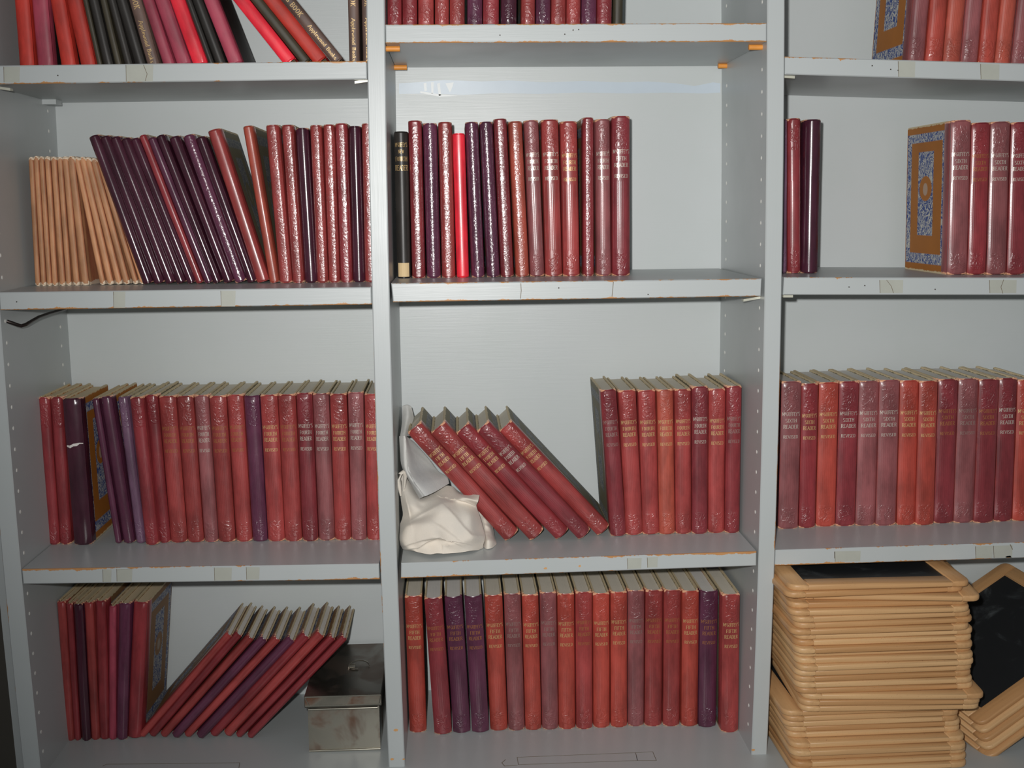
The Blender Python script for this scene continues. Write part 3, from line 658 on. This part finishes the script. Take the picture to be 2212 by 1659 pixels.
name_row(L, 'on the second middle shelf', 'books on the second middle shelf')
tag(L[0][0], 'worn black book with gilt title and a paper label at its foot'); tag(L[4][0], 'short bright red plain book between taller purple and red ones')
# ---- second shelf, right bay
L = []
for xl, xr, ul, ur, yb, yt, c, l in ((1680,1702,1682,1702,590,257,'violet','violet book half hidden behind the upright, second right shelf'),(1703.5,1731.5,1703.5,1731,590,255,'crimson','crimson book standing between violet and glossy purple, second right shelf'),(1736,1768,1739.8,1778.5,590,257,'dark purple-','glossy dark purple book left of the gap, second right shelf')):
    tag(up('r2', xl, xr, yb, ul, ur, yt, c, Y=.075, board='grey', bulge=.007 if 'dark' in c else .0042), l, 'book', 'books on the second right shelf')
for xl, xr, ul, ur, yb, yt, c, ink in ((2048,2090.5,2057,2100,591,257,'mauve','s'),(2091,2131,2101,2141.5,591,262,'crimson','d'),(2132,2175.5,2143,2184,590,259,'mauve','s'),(2176.5,2216,2187,2226,591,261,'maroon','s')):
    L.append((up('r2', xl, xr, yb, ul, ur, yt, c, Y=.052, dep=.138, board='orange', bulge=.003, title=reader('SIXTH'), ink=ink), c, WT[ink]))
name_row(L, 'of four, second right shelf', 'books on the second right shelf')
tag(L[0][0], 'mauve sixth reader showing its patterned orange and blue side')

# ---- third shelf, left bay
L = []
K = [(103.7,127,79,105.8,1175,856,'crimson',None,''),(127.5,153.5,106.8,133,1175,856,'crimson',None,''),(155,201,136,168.5,1178,861,'dark purple-',None,''),(248,263,197.7,211.5,1174,861,'purple-',None,''),(266,290,214.6,240,1174,857,'purple-',None,''),(294,313.5,252,275,1174,858,'violet',None,''),(314.6,340.5,277,309,1178,858,'crimson',None,''),(342,367.5,311,339,1173,853,'crimson',None,''),
     (368.5,404,341,378.5,1171,854,'red','FOURTH','d'),(405.7,439,380,417,1171,854,'red','FOURTH','d'),(440.8,471,418,449,1170,852,'mauve','FOURTH','s'),(472,508,450,487.5,1170,854,'red','FOURTH','d'),(509.7,544.5,489,524,1170,852,'red','FOURTH','d'),(546,577,525.5,559,1170,855,'purple',None,''),(578.6,615,560.6,598.5,1170,853,'red','FOURTH','g'),(616,651.5,599.5,638,1170,852,'red','FOURTH','d'),(653,687.5,639.7,673,1170,849,'maroon','FOURTH','s'),(689,723,674,709.5,1168,850,'mauve','FOURTH','s'),(724,758,711,748.5,1167,850,'red','FOURTH','g'),(759.5,791.5,750,784.5,1166,846,'mauve','FOURTH','s'),(792.5,827,786.6,821,1166,850,'red','FOURTH','g')]
for xl, xr, ul, ur, yb, yt, c, ti, ink in K:
    kw = dict(title=reader(ti), ink=ink) if ti else {}
    b = 'orange' if xl < 270 else 'grey'
    L.append((up('l3', xl, xr, yb, ul, ur, yt, c, board=b, page='buff' if xl < 300 else 'grey', **kw), c, ext(ti, ink)))
name_row(L, 'on the third left shelf', 'books on the third left shelf')
tag(L[2][0], 'dark purple book with a torn spine showing white, third left shelf')
torn = L[2][0]
# ---- third shelf, middle bay
L = []
for bx, by, tx, ty, w, c, ti, ink in ((1106.7,1159.5,893.6,924.4,49,'red','FIFTH','g'),(1161,1158,945,924,52,'red','FIFTH','g'),(1216,1156.6,998,925.5,48,'crimson','FOURTH','g'),(1264,1157,1042,921.5,46,'maroon','FOURTH','s'),(1305,1148,1091,921,47,'red','FOURTH','g')):
    L.append((place('c3', bx, by, tx, ty, w, c, board='grey', title=reader(ti), ink=ink, Yr=(.02, .10)), c, WT[ink]))
name_row(L, 'leaning beside the rag, third middle shelf', 'readers leaning on the third middle shelf')
LEAN = L
L = []
N_ = [(1321.5,1352.5,1296,1333,1158.6,842,'maroon','f'),(1354,1388.5,1334.7,1375.5,1156,843,'red','g'),(1390,1425,1378,1417.5,1155,843,'red','g'),(1426,1458.5,1419,1456,1155,842,'rust','g'),(1461,1494.5,1457.7,1494.5,1154,841,'red','g'),(1496,1529.5,1496,1531,1154,835,'maroon','s'),(1531,1565.5,1532,1569,1152,840,'red','g'),(1567.4,1598,1570,1605,1152,834,'crimson','f')]
for xl, xr, ul, ur, yb, yt, c, ink in N_:
    L.append((up('c3', xl, xr, yb, ul, ur, yt, c, board='grey', title=reader('FOURTH'), ink=ink), c, WT[ink]))
name_row(L, 'of eight upright, third middle shelf', 'upright readers on the third middle shelf')
# ---- third shelf, right bay
L = []
O_ = [(1680.5,1726,1690.6,1731.5,1143,824,'mauve','s'),(1727,1761,1732,1769.5,1141,829,'crimson','g'),(1764,1804.5,1770,1814,1138,826,'orange','g'),(1805.5,1848,1815,1857,1137,824,'maroon','s'),(1849,1891,1857.6,1901,1136,823,'mauve','s'),(1892,1936.5,1902,1945,1136,821,'mauve','s'),(1938,1978,1946,1986.5,1135,822,'orange','g'),(1979,2017.6,1987,2028.5,1135,823,'orange','g'),(2018.4,2060.5,2029,2072,1131,819,'maroon','d'),(2061,2103.5,2072.6,2116.5,1130,818,'mauve','f'),(2104,2147,2117.4,2160,1130,819,'maroon','d'),(2147.8,2187.5,2161,2200,1127,817,'maroon','s'),(2188,2228,2201,2241,1126,820,'orange','g')]
for xl, xr, ul, ur, yb, yt, c, ink in O_:
    L.append((up('r3', xl, xr, yb, ul, ur, yt, c, board='grey', page='pale', title=reader('SIXTH'), ink=ink, bulge=.0028), c, WT[ink]))
name_row(L, 'on the third right shelf', 'sixth readers on the third right shelf')
# ---- bottom, left bay
L = []
for xl, xr, ul, ur, yb, yt, c in ((142.4,158.7,119,141,1597,1296,'red-'),(158.9,174,141.4,155.5,1600,1304,'crimson-'),(175,194,156,177,1602,1306,'dark purple-'),(195.5,214,178.5,200.5,1597,1300,'red-'),(215,235,202,229,1597,1297,'crimson-'),(236,248,231.6,252.5,1599,1310,'plum'),(249,273,255,281,1599,1304,'purple-'),(274.5,302,285,320,1594,1300,'crimson-')):
    L.append((up('base_l', xl, xr, yb, ul, ur, yt, c, board='dull', page='buff', wrap=.022, yaw=math.radians(-2)), c, ''))
name_row(L, 'of the upright eight, bottom left', 'upright books at the bottom left', 'thin plain-spined book')
L = []
Q = [(303.6,1582,494,1362,21,'red-'),(326,1590,515.5,1371,24,'crimson-'),(350.5,1591,541,1378,24.5,'red-'),(376,1592.8,570,1380.5,26,'purple-'),(402,1591,598.7,1380.7,25,'red-'),(429,1593.6,628.8,1382,27,'purple-'),(458.5,1589,661,1374,30,'crimson-'),(489,1588.5,693,1371,29,'red-'),(513,1592,718.5,1378,22,'crimson-'),(537.5,1593.6,744,1378,22,'crimson-')]
for bx, by, tx, ty, w, c in Q:
    L.append((place('base_l', bx, by, tx, ty, w*1.0, c, board='dull', page='pale', Yr=(.01, .10)), c, ''))
name_row(L, 'of the leaning ten beside the tin box', 'books leaning at the bottom left', 'thin plain-spined book')
# ---- bottom, middle bay
L = []
R_ = [(884,922,874,911,1583,1288,'orange','g'),(938,976.5,916,955,1587,1292,'maroon','d'),(979,1016.5,959.5,998.5,1584,1290,'purple','d'),(1019.7,1057,1003,1041,1583,1289,'purple','d'),(1060,1097,1046,1086,1579,1286,'orange','g'),(1099,1134,1088,1125.5,1579,1283,'mauve','f'),(1135.7,1170,1127,1164,1578,1285,'orange','g'),(1172,1206.5,1166,1202.5,1577,1280,'mauve','f'),(1208,1243.5,1204,1241.5,1576,1283,'orange','g'),(1245.5,1280.5,1243.5,1279.5,1576,1279,'red','d'),(1282.5,1318,1281,1317.5,1573,1282,'orange','g'),(1320,1355.5,1319.5,1355.5,1572,1279,'orange','g'),(1357,1391.5,1357,1393,1570,1276,'mauve','f'),(1393.5,1430,1395,1433.5,1570,1275,'red','d'),(1432.7,1469.5,1436,1472,1570,1275,'red','d'),(1473,1508,1474.6,1512,1570,1277,'orange','g'),(1510,1547,1514,1553,1572,1278,'purple','d'),(1560,1595,1560,1601.5,1583,1284,'red','g')]
for xl, xr, ul, ur, yb, yt, c, ink in R_:
    L.append((up('base_c', xl, xr, yb, ul, ur, yt, c, board='grey' if c not in ('purple', 'maroon') else 'orange', page='pale' if c in ('purple', 'maroon') else 'grey', title=reader('FIFTH'), ink=ink, Yr=(.01, .12)), c, WT[ink]))
name_row(L, 'on the bottom middle row', 'fifth readers on the bottom middle row')
# the torn place on the purple spine
mb = MB(); rt = torn; sp = [c for c in rt.children if c.name.startswith('spine')][0]
hw = max(v.co.x for v in sp.data.vertices); H = max(v.co.z for v in sp.data.vertices); z0 = H*(1178-964)/(1178-861)
P = [(-.9, .0), (-.5, -.0016), (-.1, .0008), (.3, .001), (.6, .0035), (.95, .003)]
top = [(-.9, .002), (-.5, .0018), (-.1, .004), (.3, .0046), (.6, .005), (.95, .0042)]
for (a, za), (b, zb_), (c, zc), (d, zd) in zip(P, P[1:], top, top[1:]):
    f = lambda x, z: (x*hw*.97, spine_y(x*hw*.97, hw, .0042)-.0006, z0+z)
    mb.quad(f(a, za), f(b, zb_), f(d, zd), f(c, zc))
mb.obj('torn_lining', simple('white_torn_paper', rgb(225, 220, 214), .6), sp)

# ------------------------------------------------------------------ slates
M_SLATE = NT('school_slate'); _t = M_SLATE; _o = _t.tc('Object')
_sm = _t.noise(_o, 18, 5, .65, .6); _t.set(_t.mix(_t.step(_sm, .52, .85), rgb(32, 34, 36), rgb(92, 98, 100)), _t.math('ADD', .38, _t.math('MULTIPLY', _sm, .2)), spec=.4); M_SLATE = _t.m
def frame_wood(name, ax):
    t = NT(name); ob = t.tc('Object'); r = t.rnd()
    off = t.n('ShaderNodeVectorMath', operation='ADD'); t.put(off.inputs[0], ob); cmb = t.n('ShaderNodeCombineXYZ')
    for i in range(3): t.put(cmb.inputs[i], t.math('MULTIPLY', r, (3.7, 5.1, 2.3)[i]))
    t.t.links.new(cmb.outputs[0], off.inputs[1])
    gr = t.noise(t.scale(off.outputs[0], (9, 160, 160) if ax == 'x' else (160, 9, 160)), 1.0, 3, .6)
    c0 = t.mix(r, rgb(224, 186, 138), rgb(198, 152, 104)); mul = t.n('ShaderNodeMix', data_type='RGBA', blend_type='MULTIPLY'); mul.inputs[0].default_value = 1
    t.put(mul.inputs[6], c0); t.put(mul.inputs[7], t.mix(gr, (.72, .66, .6), (1.1, 1.08, 1.04)))
    sp = t.noise(t.scale(off.outputs[0], (60, 60, 300)), 8, 1, .5); base = t.mix(t.math('MULTIPLY', t.step(sp, .70, .76), .5), mul.outputs[2], rgb(120, 70, 40))
    t.set(base, .42, spec=.45); t.bump(gr, .0003, .4); return t.m
MWX, MWY = frame_wood('frame_wood_cross', 'x'), frame_wood('frame_wood_side', 'y')
SW, SL, ST, RW = .2215, .262, .0076, .0235
def rail_mesh(poly, r, mat, t=ST):
    mb = MB(); c = .0026; P = rounded(poly, r, 5); rings = []
    cx = sum(p[0] for p in P)/len(P); cy = sum(p[1] for p in P)/len(P)
    def ins(d): 
        x0, x1 = min(p[0] for p in P), max(p[0] for p in P); y0, y1 = min(p[1] for p in P), max(p[1] for p in P)
        return [(x0+(p[0]-x0)*(1-2*d/(x1-x0))+d, y0+(p[1]-y0)*(1-2*d/(y1-y0))+d) for p in P]
    for z, d in ((0, .0017), (.0007, .0006), (.0022, 0), (t-.0022, 0), (t-.0007, .0006), (t, .0017)): rings.append([(x, y, z) for x, y in ins(d)])
    mb.loft(rings); return mb.mesh('rail', mat, 50)
SIDEL = rail_mesh([(-SW/2, 0), (-SW/2+RW, 0), (-SW/2+RW, SL), (-SW/2, SL)], [.015, 0, 0, .015], MWY)
SIDER = rail_mesh([(SW/2-RW, 0), (SW/2, 0), (SW/2, SL), (SW/2-RW, SL)], [0, .015, .015, 0], MWY)
ENDF = rail_mesh([(-SW/2+RW+.0001, 0), (SW/2-RW-.0001, 0), (SW/2-RW-.0001, RW), (-SW/2+RW+.0001, RW)], 0, MWX)
ENDB = rail_mesh([(-SW/2+RW+.0001, SL-RW), (SW/2-RW-.0001, SL-RW), (SW/2-RW-.0001, SL), (-SW/2+RW+.0001, SL)], 0, MWX)
mb = MB(); mb.box(-SW/2+RW-.003, SW/2-RW+.003, RW-.003, SL-RW+.003, .0022, ST-.0022); PANEL = mb.mesh('slate_panel', M_SLATE)
def slate(mat):
    e = empty('school_slate', mat=mat)
    link('side_rail', SIDEL, e); link('side_rail', SIDER, e); link('end_rail', ENDF, e); link('end_rail', ENDB, e); link('slate_panel', PANEL, e)
    return e
# main stack, listed from the top: left / right ends of the front rail in a 3.537x survey crop
LX = [245, 192, 262, 248, 206, 250, 268, 205, 300, 266, 264, 300, 290, 282, 300, 296, 292, 306, 330, 300, 320, 232, 236, 240, 226, 228, 262, 250, 242, 250, 240]
RX = [1618, 1612, 1712, 1618, 1655, 1666, 1672, 1664, 1660, 1668, 1664, 1672, 1668, 1690, 1655, 1650, 1660, 1664, 1722, 1715, 1700, 1545, 1570, 1560, 1625, 1622, 1600, 1596, 1642, 1630, 1620]
n = len(LX); rs = random.Random(3); SY = -.052; STACK = []
pitch = ST+.00012
for i in range(n):
    lvl = n-1-i; z = BASE_Z+.0001+lvl*pitch
    yb = pix((.6, SY, z+ST/2))[1]
    cx = 1640+(LX[i]+RX[i])/2/3.537; C = at(cx, yb, SY)
    yaw = math.radians({2: -7, 18: -4, 19: -3, 20: -2, 1: 2, 21: 1, 22: .8, 23: .5}.get(i, rs.uniform(-1.2, 1.6)))
    jy = rs.uniform(-.004, .004) + (.006 if i in (2, 11, 12) else 0) + (.012 if 21 <= i < 26 else 0)
    o = slate(Matrix.Translation((C.x, SY+jy, z)) @ Matrix.Rotation(yaw, 4, 'Z')); STACK.append(o)
for i, o in enumerate(STACK):
    if i == 0: l = 'wood-framed slate on top of the tall stack, black face showing'
    elif i == n-1: l = 'wood-framed slate at the very bottom of the tall stack'
    elif i < n/2: l = 'wood-framed slate, %s from the top of the tall stack' % ORD[i+1]
    else: l = 'wood-framed slate, %s from the bottom of the tall stack' % ORD[n-i]
    tag(o, l, 'slate', 'school slates in the tall stack')
# small pile beside it, tipped up on its right side
u = Vector((.194, .048, .103)).normalized(); v = Vector((-.056, .163, .03)); v = (v-u*v.dot(u)).normalized(); w = u.cross(v)
PS = .88                                                 # a smaller size of slate
Pc = CAM+(Vector((.745, .026, -.640+ZO))-CAM)*.99        # inner lower corner of the topmost panel
for k in range(5):
    rot = Matrix((-v, u, w)).transposed().to_4x4()
    # local origin is the middle of the front rail; put the inner corner of the panel on Pc
    o0 = Pc + (v*(SW/2-RW) - u*RW - w*(ST-.0022) - w*(k*(ST+.0006)))*PS + (u*(-.004*k) + v*(-.006*k))
    rot = rot @ Matrix.Scale(PS, 4)
    rot.translation = o0
    o = slate(rot); tag(o, ['wood-framed slate on top of the tipped pile, chalk-smudged black face', 'wood-framed slate, second in the tipped pile at the right', 'wood-framed slate, third in the tipped pile at the right', 'wood-framed slate, fourth in the tipped pile at the right', 'lowest wood-framed slate of the tipped pile at the right'][k], 'slate', 'school slates in the tipped pile')

# ------------------------------------------------------------------ tin box
def tinmat(name, rust, dark=1.0, gloss=.28):
    t = NT(name); ob = t.tc('Object'); nz = t.noise(ob, 17, 4, .55, .4); sp = t.noise(ob, 120, 4, .7)
    m = t.math('MULTIPLY', t.step(nz, .44, .62), rust)
    base = t.mix(m, rgb(158*dark, 154*dark, 142*dark), t.mix(sp, rgb(110, 66, 40), rgb(78, 58, 44)))
    t.set(base, t.math('ADD', gloss, t.math('MULTIPLY', m, .4)), t.math('SUBTRACT', .9, t.math('MULTIPLY', m, .75))); t.bump(nz, .0006, .25); return t.m
M_TIN, M_TIND, M_TINB = tinmat('rusty_tin', .95), tinmat('dark_tin_lid', .35, .62, .34), tinmat('bright_tin_edge', .15, 1.1, .2)
Yb = base_at(745, 1622).y; BL, BR = at(668, 1623, Yb), at(822, 1620, Yb)
TLx, TRx = at(661, 1530, Yb).x, at(822.5, 1530, Yb).x; cx = (BL.x+BR.x)/2
zt = at(740, 1527, Yb).z-BASE_Z; zl = at(740, 1500, Yb).z-BASE_Z; dpt = .168
box = empty('tin_box', (cx, Yb, BASE_Z)); tag(box, 'rusty lidded tin box with wire handle on the bottom shelf', 'tin box')
wb, wt_ = (BR.x-BL.x)/2, (TRx-TLx)/2; dx = (TLx+TRx)/2-cx
mb = MB(); mb.loft([[(-wb, 0, .0004), (wb, 0, .0004), (wb, dpt, .0004), (-wb, dpt, .0004)], [(-wt_+dx+.002, .001, zt), (wt_+dx-.002, .001, zt), (wt_+dx-.002, dpt, zt), (-wt_+dx+.002, dpt, zt)]]); mb.obj('body', M_TIN, box)
mb = MB(); mb.tube([(-wb, -.0004, .0016), (wb, -.0004, .0016)], .0016, 8); mb.obj('bottom_seam', M_TINB, box, 50)
mb = MB(); mb.tube([(-wt_+dx+.003, -.0006, zt-.002), (wt_+dx-.004, -.0006, zt-.002)], .0017, 8); mb.obj('rim_bead', M_TINB, box, 50)
lw = wt_+.0015
mb = MB(); c = .002
rg = lambda i, z: [(-lw+dx+i, -.003+i, z), (lw+dx-i, -.003+i, z), (lw+dx-i, dpt+.003-i, z), (-lw+dx+i, dpt+.003-i, z)]
mb.loft([rg(.0005, zt+.0012), rg(0, zt+.003), rg(0, zl-.0008), rg(.0012, zl)]); lid = mb.obj('lid', M_TIND, box)
mb = MB(); mb.hexa([(-lw+dx+.001, -.0036, zt+.0035), (lw+dx-.001, -.0036, zt+.0035), (lw+dx-.001, -.003, zt+.0035), (-lw+dx+.001, -.003, zt+.0035)], [(-lw+dx+.001, -.0036, zl-.001), (lw+dx-.001, -.0036, zl-.001), (lw+dx-.001, -.003, zl-.001), (-lw+dx+.001, -.003, zl-.001)]); mb.obj('lid_rim', M_TIN, lid)
mb = MB(); mb.tube([(-lw+dx+.001, -.0037, zl-.0008), (lw+dx-.001, -.0037, zl-.0008)], .0009, 6); mb.tube([(-lw+dx+.001, -.0037, zt+.004), (lw+dx-.001, -.0037, zt+.004)], .0011, 6)
mb.tube([(-lw+dx+.001, -.0037, zl-.001), (-lw+dx+.006, -.0037, zt+.005)], .0007, 6); mb.tube([(lw+dx-.001, -.0037, zl-.001), (lw+dx-.003, -.0037, zt+.005)], .0007, 6); mb.obj('lid_bead', M_TINB, lid, 50)
hy = dpt*.52; hx = dx+.013
mb = MB(); mb.tube([(hx+.014*math.cos(a)*(1 if True else 1), hy+.010*math.sin(a), zl+.0012+.004*max(0, math.sin(a))) for a in [math.pi*2*q/16 for q in range(13)]], .0009, 6); mb.obj('wire_handle', M_TINB, lid, 50)
mb = MB(); mb.box(hx-.014, hx-.005, hy-.005, hy+.007, zl, zl+.0022); mb.obj('handle_tab', M_TINB, lid)

# ------------------------------------------------------------------ bent rod under the left shelf
M_ROD = simple('dark_iron', rgb(70, 62, 60), .35, .8)
pts = [(15, 694, .004), (27, 698, .006), (38, 702, .01), (46, 704, .013), (56, 701, .02), (68, 694, .035), (84, 685, .06), (104, 678, .09), (125, 672, .13), (142, 667, .16)]
P = [at(*p) for p in pts]; base = P[0].copy()
mb = MB(); mb.tube([p-base for p in P], .0021, 8); o = mb.obj('bent_rod', M_ROD, None, 50); o.location = base; tag(o, 'dark bent iron rod poking out below the left bay shelf', 'rod')

# ------------------------------------------------------------------ rags
from mathutils import noise as mnoise
def cat(a, b, c, d, t): return b+((c-a)*.5+((a-b*2.5+c*2-d*.5)+((d-a)*.5+(b-c)*1.5)*t)*t)*t
def fine(grid, k):
    def row(r):
        out = []
        for i in range(len(r)-1):
            a, b, c, d = r[max(i-1, 0)], r[i], r[i+1], r[min(i+2, len(r)-1)]
            for j in range(k): out.append(cat(a, b, c, d, j/k))
        return out+[r[-1]]
    rows = [row(r) for r in grid]; cols = [row([rows[i][j] for i in range(len(rows))]) for j in range(len(rows[0]))]
    return [[cols[j][i] for j in range(len(cols))] for i in range(len(cols[0]))]
def rag_piece(mb, grid, back, k=7, wr=.0022, seed=0, floor=None, creases=()):
    """grid of (crop x, crop y, depth) survey points -> closed crumpled shell of cloth"""
    G = fine([[at(850+x/4.74, 860+y/4.74, Y) for x, y, Y in r] for r in grid], k); R, C = len(G), len(G[0])
    F, B = [], []
    for i in range(R):
        for j in range(C):
            p = G[i][j].copy(); e = min(i, R-1-i, j, C-1-j)/(k*1.0); e = min(1, e)
            px, py = pix(p); cx, cy = (px-850)*4.74, (py-860)*4.74; dsp = 0.0
            for pl, amp, wide in creases:
                best = None
                for (x0, y0), (x1, y1) in zip(pl, pl[1:]):
                    ex, ey = x1-x0, y1-y0; L2 = ex*ex+ey*ey; tt = max(0, min(1, ((cx-x0)*ex+(cy-y0)*ey)/L2)); dx_, dy_ = cx-x0-ex*tt, cy-y0-ey*tt; dd = math.hypot(dx_, dy_)
                    if best is None or dd < best[0]: best = (dd, ex*(cy-y0)-ey*(cx-x0), tt)
                dd, sg, tt = best; dsp += amp*(math.exp(-dd/wide) if sg > 0 else math.exp(-dd/(wide*.1)))
            q = Vector((p.x*26+p.z*12, p.y*20, p.z*22-p.x*9))+Vector((seed, 0, seed*2))
            p.y -= (.3+.7*e)*(dsp + wr*(mnoise.noise(q)*1.1+.35*mnoise.noise(q*2.6)))
            if floor: p.z = max(p.z, ztop(floor, p.x, p.y)+.0006)
            bk = p.copy(); bk.y += .0016+back*e; bk.z -= back*e*.15
            if floor: bk.z = max(bk.z, ztop(floor, bk.x, bk.y)+.0004)
            bk.y = min(bk.y, DEP-.002)
            lim = EX['BR'](p.z)+.0008
            p.x = max(p.x, lim); bk.x = max(bk.x, lim)
            F.append(p); B.append(bk)
    n = len(mb.v); mb.v += [tuple(p) for p in F]; m = len(mb.v); mb.v += [tuple(p) for p in B]
    for i in range(R-1):
        for j in range(C-1):
            a = i*C+j; mb.f.append((n+a, n+a+C, n+a+C+1, n+a+1)); mb.f.append((m+a, m+a+1, m+a+C+1, m+a+C))
    bd = [j for j in range(C)]+[i*C+C-1 for i in range(1, R)]+[(R-1)*C+j for j in range(C-2, -1, -1)]+[i*C for i in range(R-2, 0, -1)]
    for a, b in zip(bd, bd[1:]+bd[:1]): mb.f.append((n+a, n+b, m+b, m+a))
def cloth(name, c, c2):
    t = NT(name); ob = t.tc('Object'); st = t.noise(ob, 14, 4, .6); wv = t.noise(ob, 1400, 1)
    t.set(t.mix(t.step(st, .35, .75), c, c2), .9, spec=.15); t.bump(t.math('ADD', wv, t.math('MULTIPLY', t.noise(ob, 130, 3), 1.5)), .0004, .5)
    t.b.inputs['Sheen Weight'].default_value = .15; return t.m
mb = MB()
rag_piece(mb, [
 [(62,770,.10),(120,800,.10),(190,900,.10),(280,1000,.10),(400,960,.10),(480,905,.10),(600,905,.10),(690,970,.095),(880,995,.06)],
 [(68,960,.085),(130,980,.075),(200,1010,.07),(290,1045,.072),(400,1005,.075),(500,1010,.07),(610,1030,.068),(720,1010,.058),(865,1060,.05)],
 [(80,1080,.08),(150,1090,.06),(220,1110,.055),(310,1110,.060),(420,1080,.054),(520,1070,.05),(640,1080,.056),(760,1080,.062),(850,1105,.07)],
 [(95,1200,.075),(170,1225,.056),(260,1205,.050),(360,1180,.046),(470,1160,.038),(570,1170,.036),(690,1190,.040),(790,1200,.042),(885,1210,.065)],
 [(55,1330,.075),(120,1310,.042),(240,1290,.032),(350,1280,.027),(460,1290,.026),(570,1310,.028),(690,1330,.028),(800,1340,.034),(920,1330,.06)],
 [(45,1430,.07),(95,1440,.036),(220,1410,.027),(340,1400,.022),(450,1405,.020),(560,1440,.024),(690,1430,.023),(810,1420,.028),(940,1420,.05)],
 [(90,1535,.062),(150,1530,.034),(230,1520,.030),(320,1480,.026),(420,1455,.028),(520,1490,.022),(640,1500,.020),(790,1490,.028),(920,1500,.046)],
 [(100,1550,.066),(190,1562,.036),(260,1580,.026),(370,1600,.017),(440,1590,.018),(540,1592,.02),(680,1582,.024),(800,1562,.03),(915,1552,.05)]], .05, 13, .003, 1, 'c3', [([(45,1420),(165,1250),(330,1150),(490,1065)], .007, 150), ([(570,1450),(450,1425),(340,1465),(250,1525),(100,1540)], .005, 90), ([(600,1470),(480,1412),(300,1440),(110,1500)], .003, 60),
  ([(560,1120),(640,1210),(720,1310),(800,1385),(940,1405)], .004, 80), ([(855,1120),(900,1270),(925,1395)], .004, 60), ([(860,1105),(740,1050),(640,1025),(490,1010),(405,965)], .005, 60), ([(140,1080),(175,1245)], .003, 60), ([(505,1600),(505,1510),(560,1500)], .003, 40), ([(470,1300),(540,1350),(640,1420)], .0025, 60)])
rag_piece(mb, [
 [(840,1120,.10),(890,1135,.10),(930,1165,.10),(975,1230,.105)],
 [(870,1220,.095),(930,1250,.085),(975,1270,.088),(1015,1310,.10)],
 [(900,1330,.085),(945,1360,.07),(1000,1390,.072),(1040,1430,.09)],
 [(910,1450,.07),(955,1450,.05),(1010,1460,.052),(1055,1480,.07)],
 [(910,1540,.06),(955,1545,.045),(1005,1535,.047),(1050,1515,.062)]], .03, 12, .003, 5, 'c3', [([(870,1200),(950,1240),(990,1250)], .004, 40), ([(900,1290),(960,1300),(1010,1330)], .004, 40), ([(920,1370),(980,1380),(1040,1420)], .004, 50), ([(930,1540),(945,1460),(1000,1420)], .003, 40)])
# the loop of hem standing at the left
mb.tube([at(850+x/4.74, 860+y/4.74, Y) for x, y, Y in ((75,1000,.07),(64,930,.068),(58,850,.068),(66,780,.07),(95,755,.072),(120,790,.076),(112,880,.08),(100,960,.082))], [.0012, .0022, .0026, .0026, .0028, .0026, .002, .001], 8)
o = mb.obj('crumpled_rag', cloth('cream_cotton', rgb(228, 218, 204), rgb(214, 208, 198)), None, 75); tag(o, 'cream crumpled cotton rag bundled in the shelf corner', 'rag')
mb = MB()
rag_piece(mb, [
 [(58,392,.088),(112,386,.074),(140,400,.09),(200,440,.105)],
 [(68,560,.085),(126,560,.068),(215,600,.092),(350,610,.112)],
 [(84,700,.083),(140,740,.064),(270,740,.086),(450,740,.108)],
 [(160,850,.076),(218,880,.056),(360,860,.070),(545,805,.10)],
 [(268,1032,.066),(312,1010,.052),(420,962,.060),(572,872,.095)]], .012, 11, .0022, 9, None, [([(118,390),(130,560),(140,740),(215,880),(312,1010)], -.006, 40), ([(150,480),(230,560),(330,640)], .0015, 50), ([(250,800),(350,760),(480,740)], .0015, 60)])
rag_piece(mb, [
 [(92,82,.15),(140,68,.148),(182,88,.15)],
 [(90,165,.145),(150,165,.135),(208,195,.15)],
 [(84,270,.13),(130,275,.118),(192,262,.14)],
 [(68,385,.10),(115,392,.095),(175,385,.12)]], .012, 8, .0022, 14)
o = mb.obj('crumpled_rag', cloth('grey_white_cotton', rgb(214, 213, 208), rgb(184, 185, 184)), None, 75); tag(o, 'greyish white rag draped over the cream one, frayed edge', 'rag')
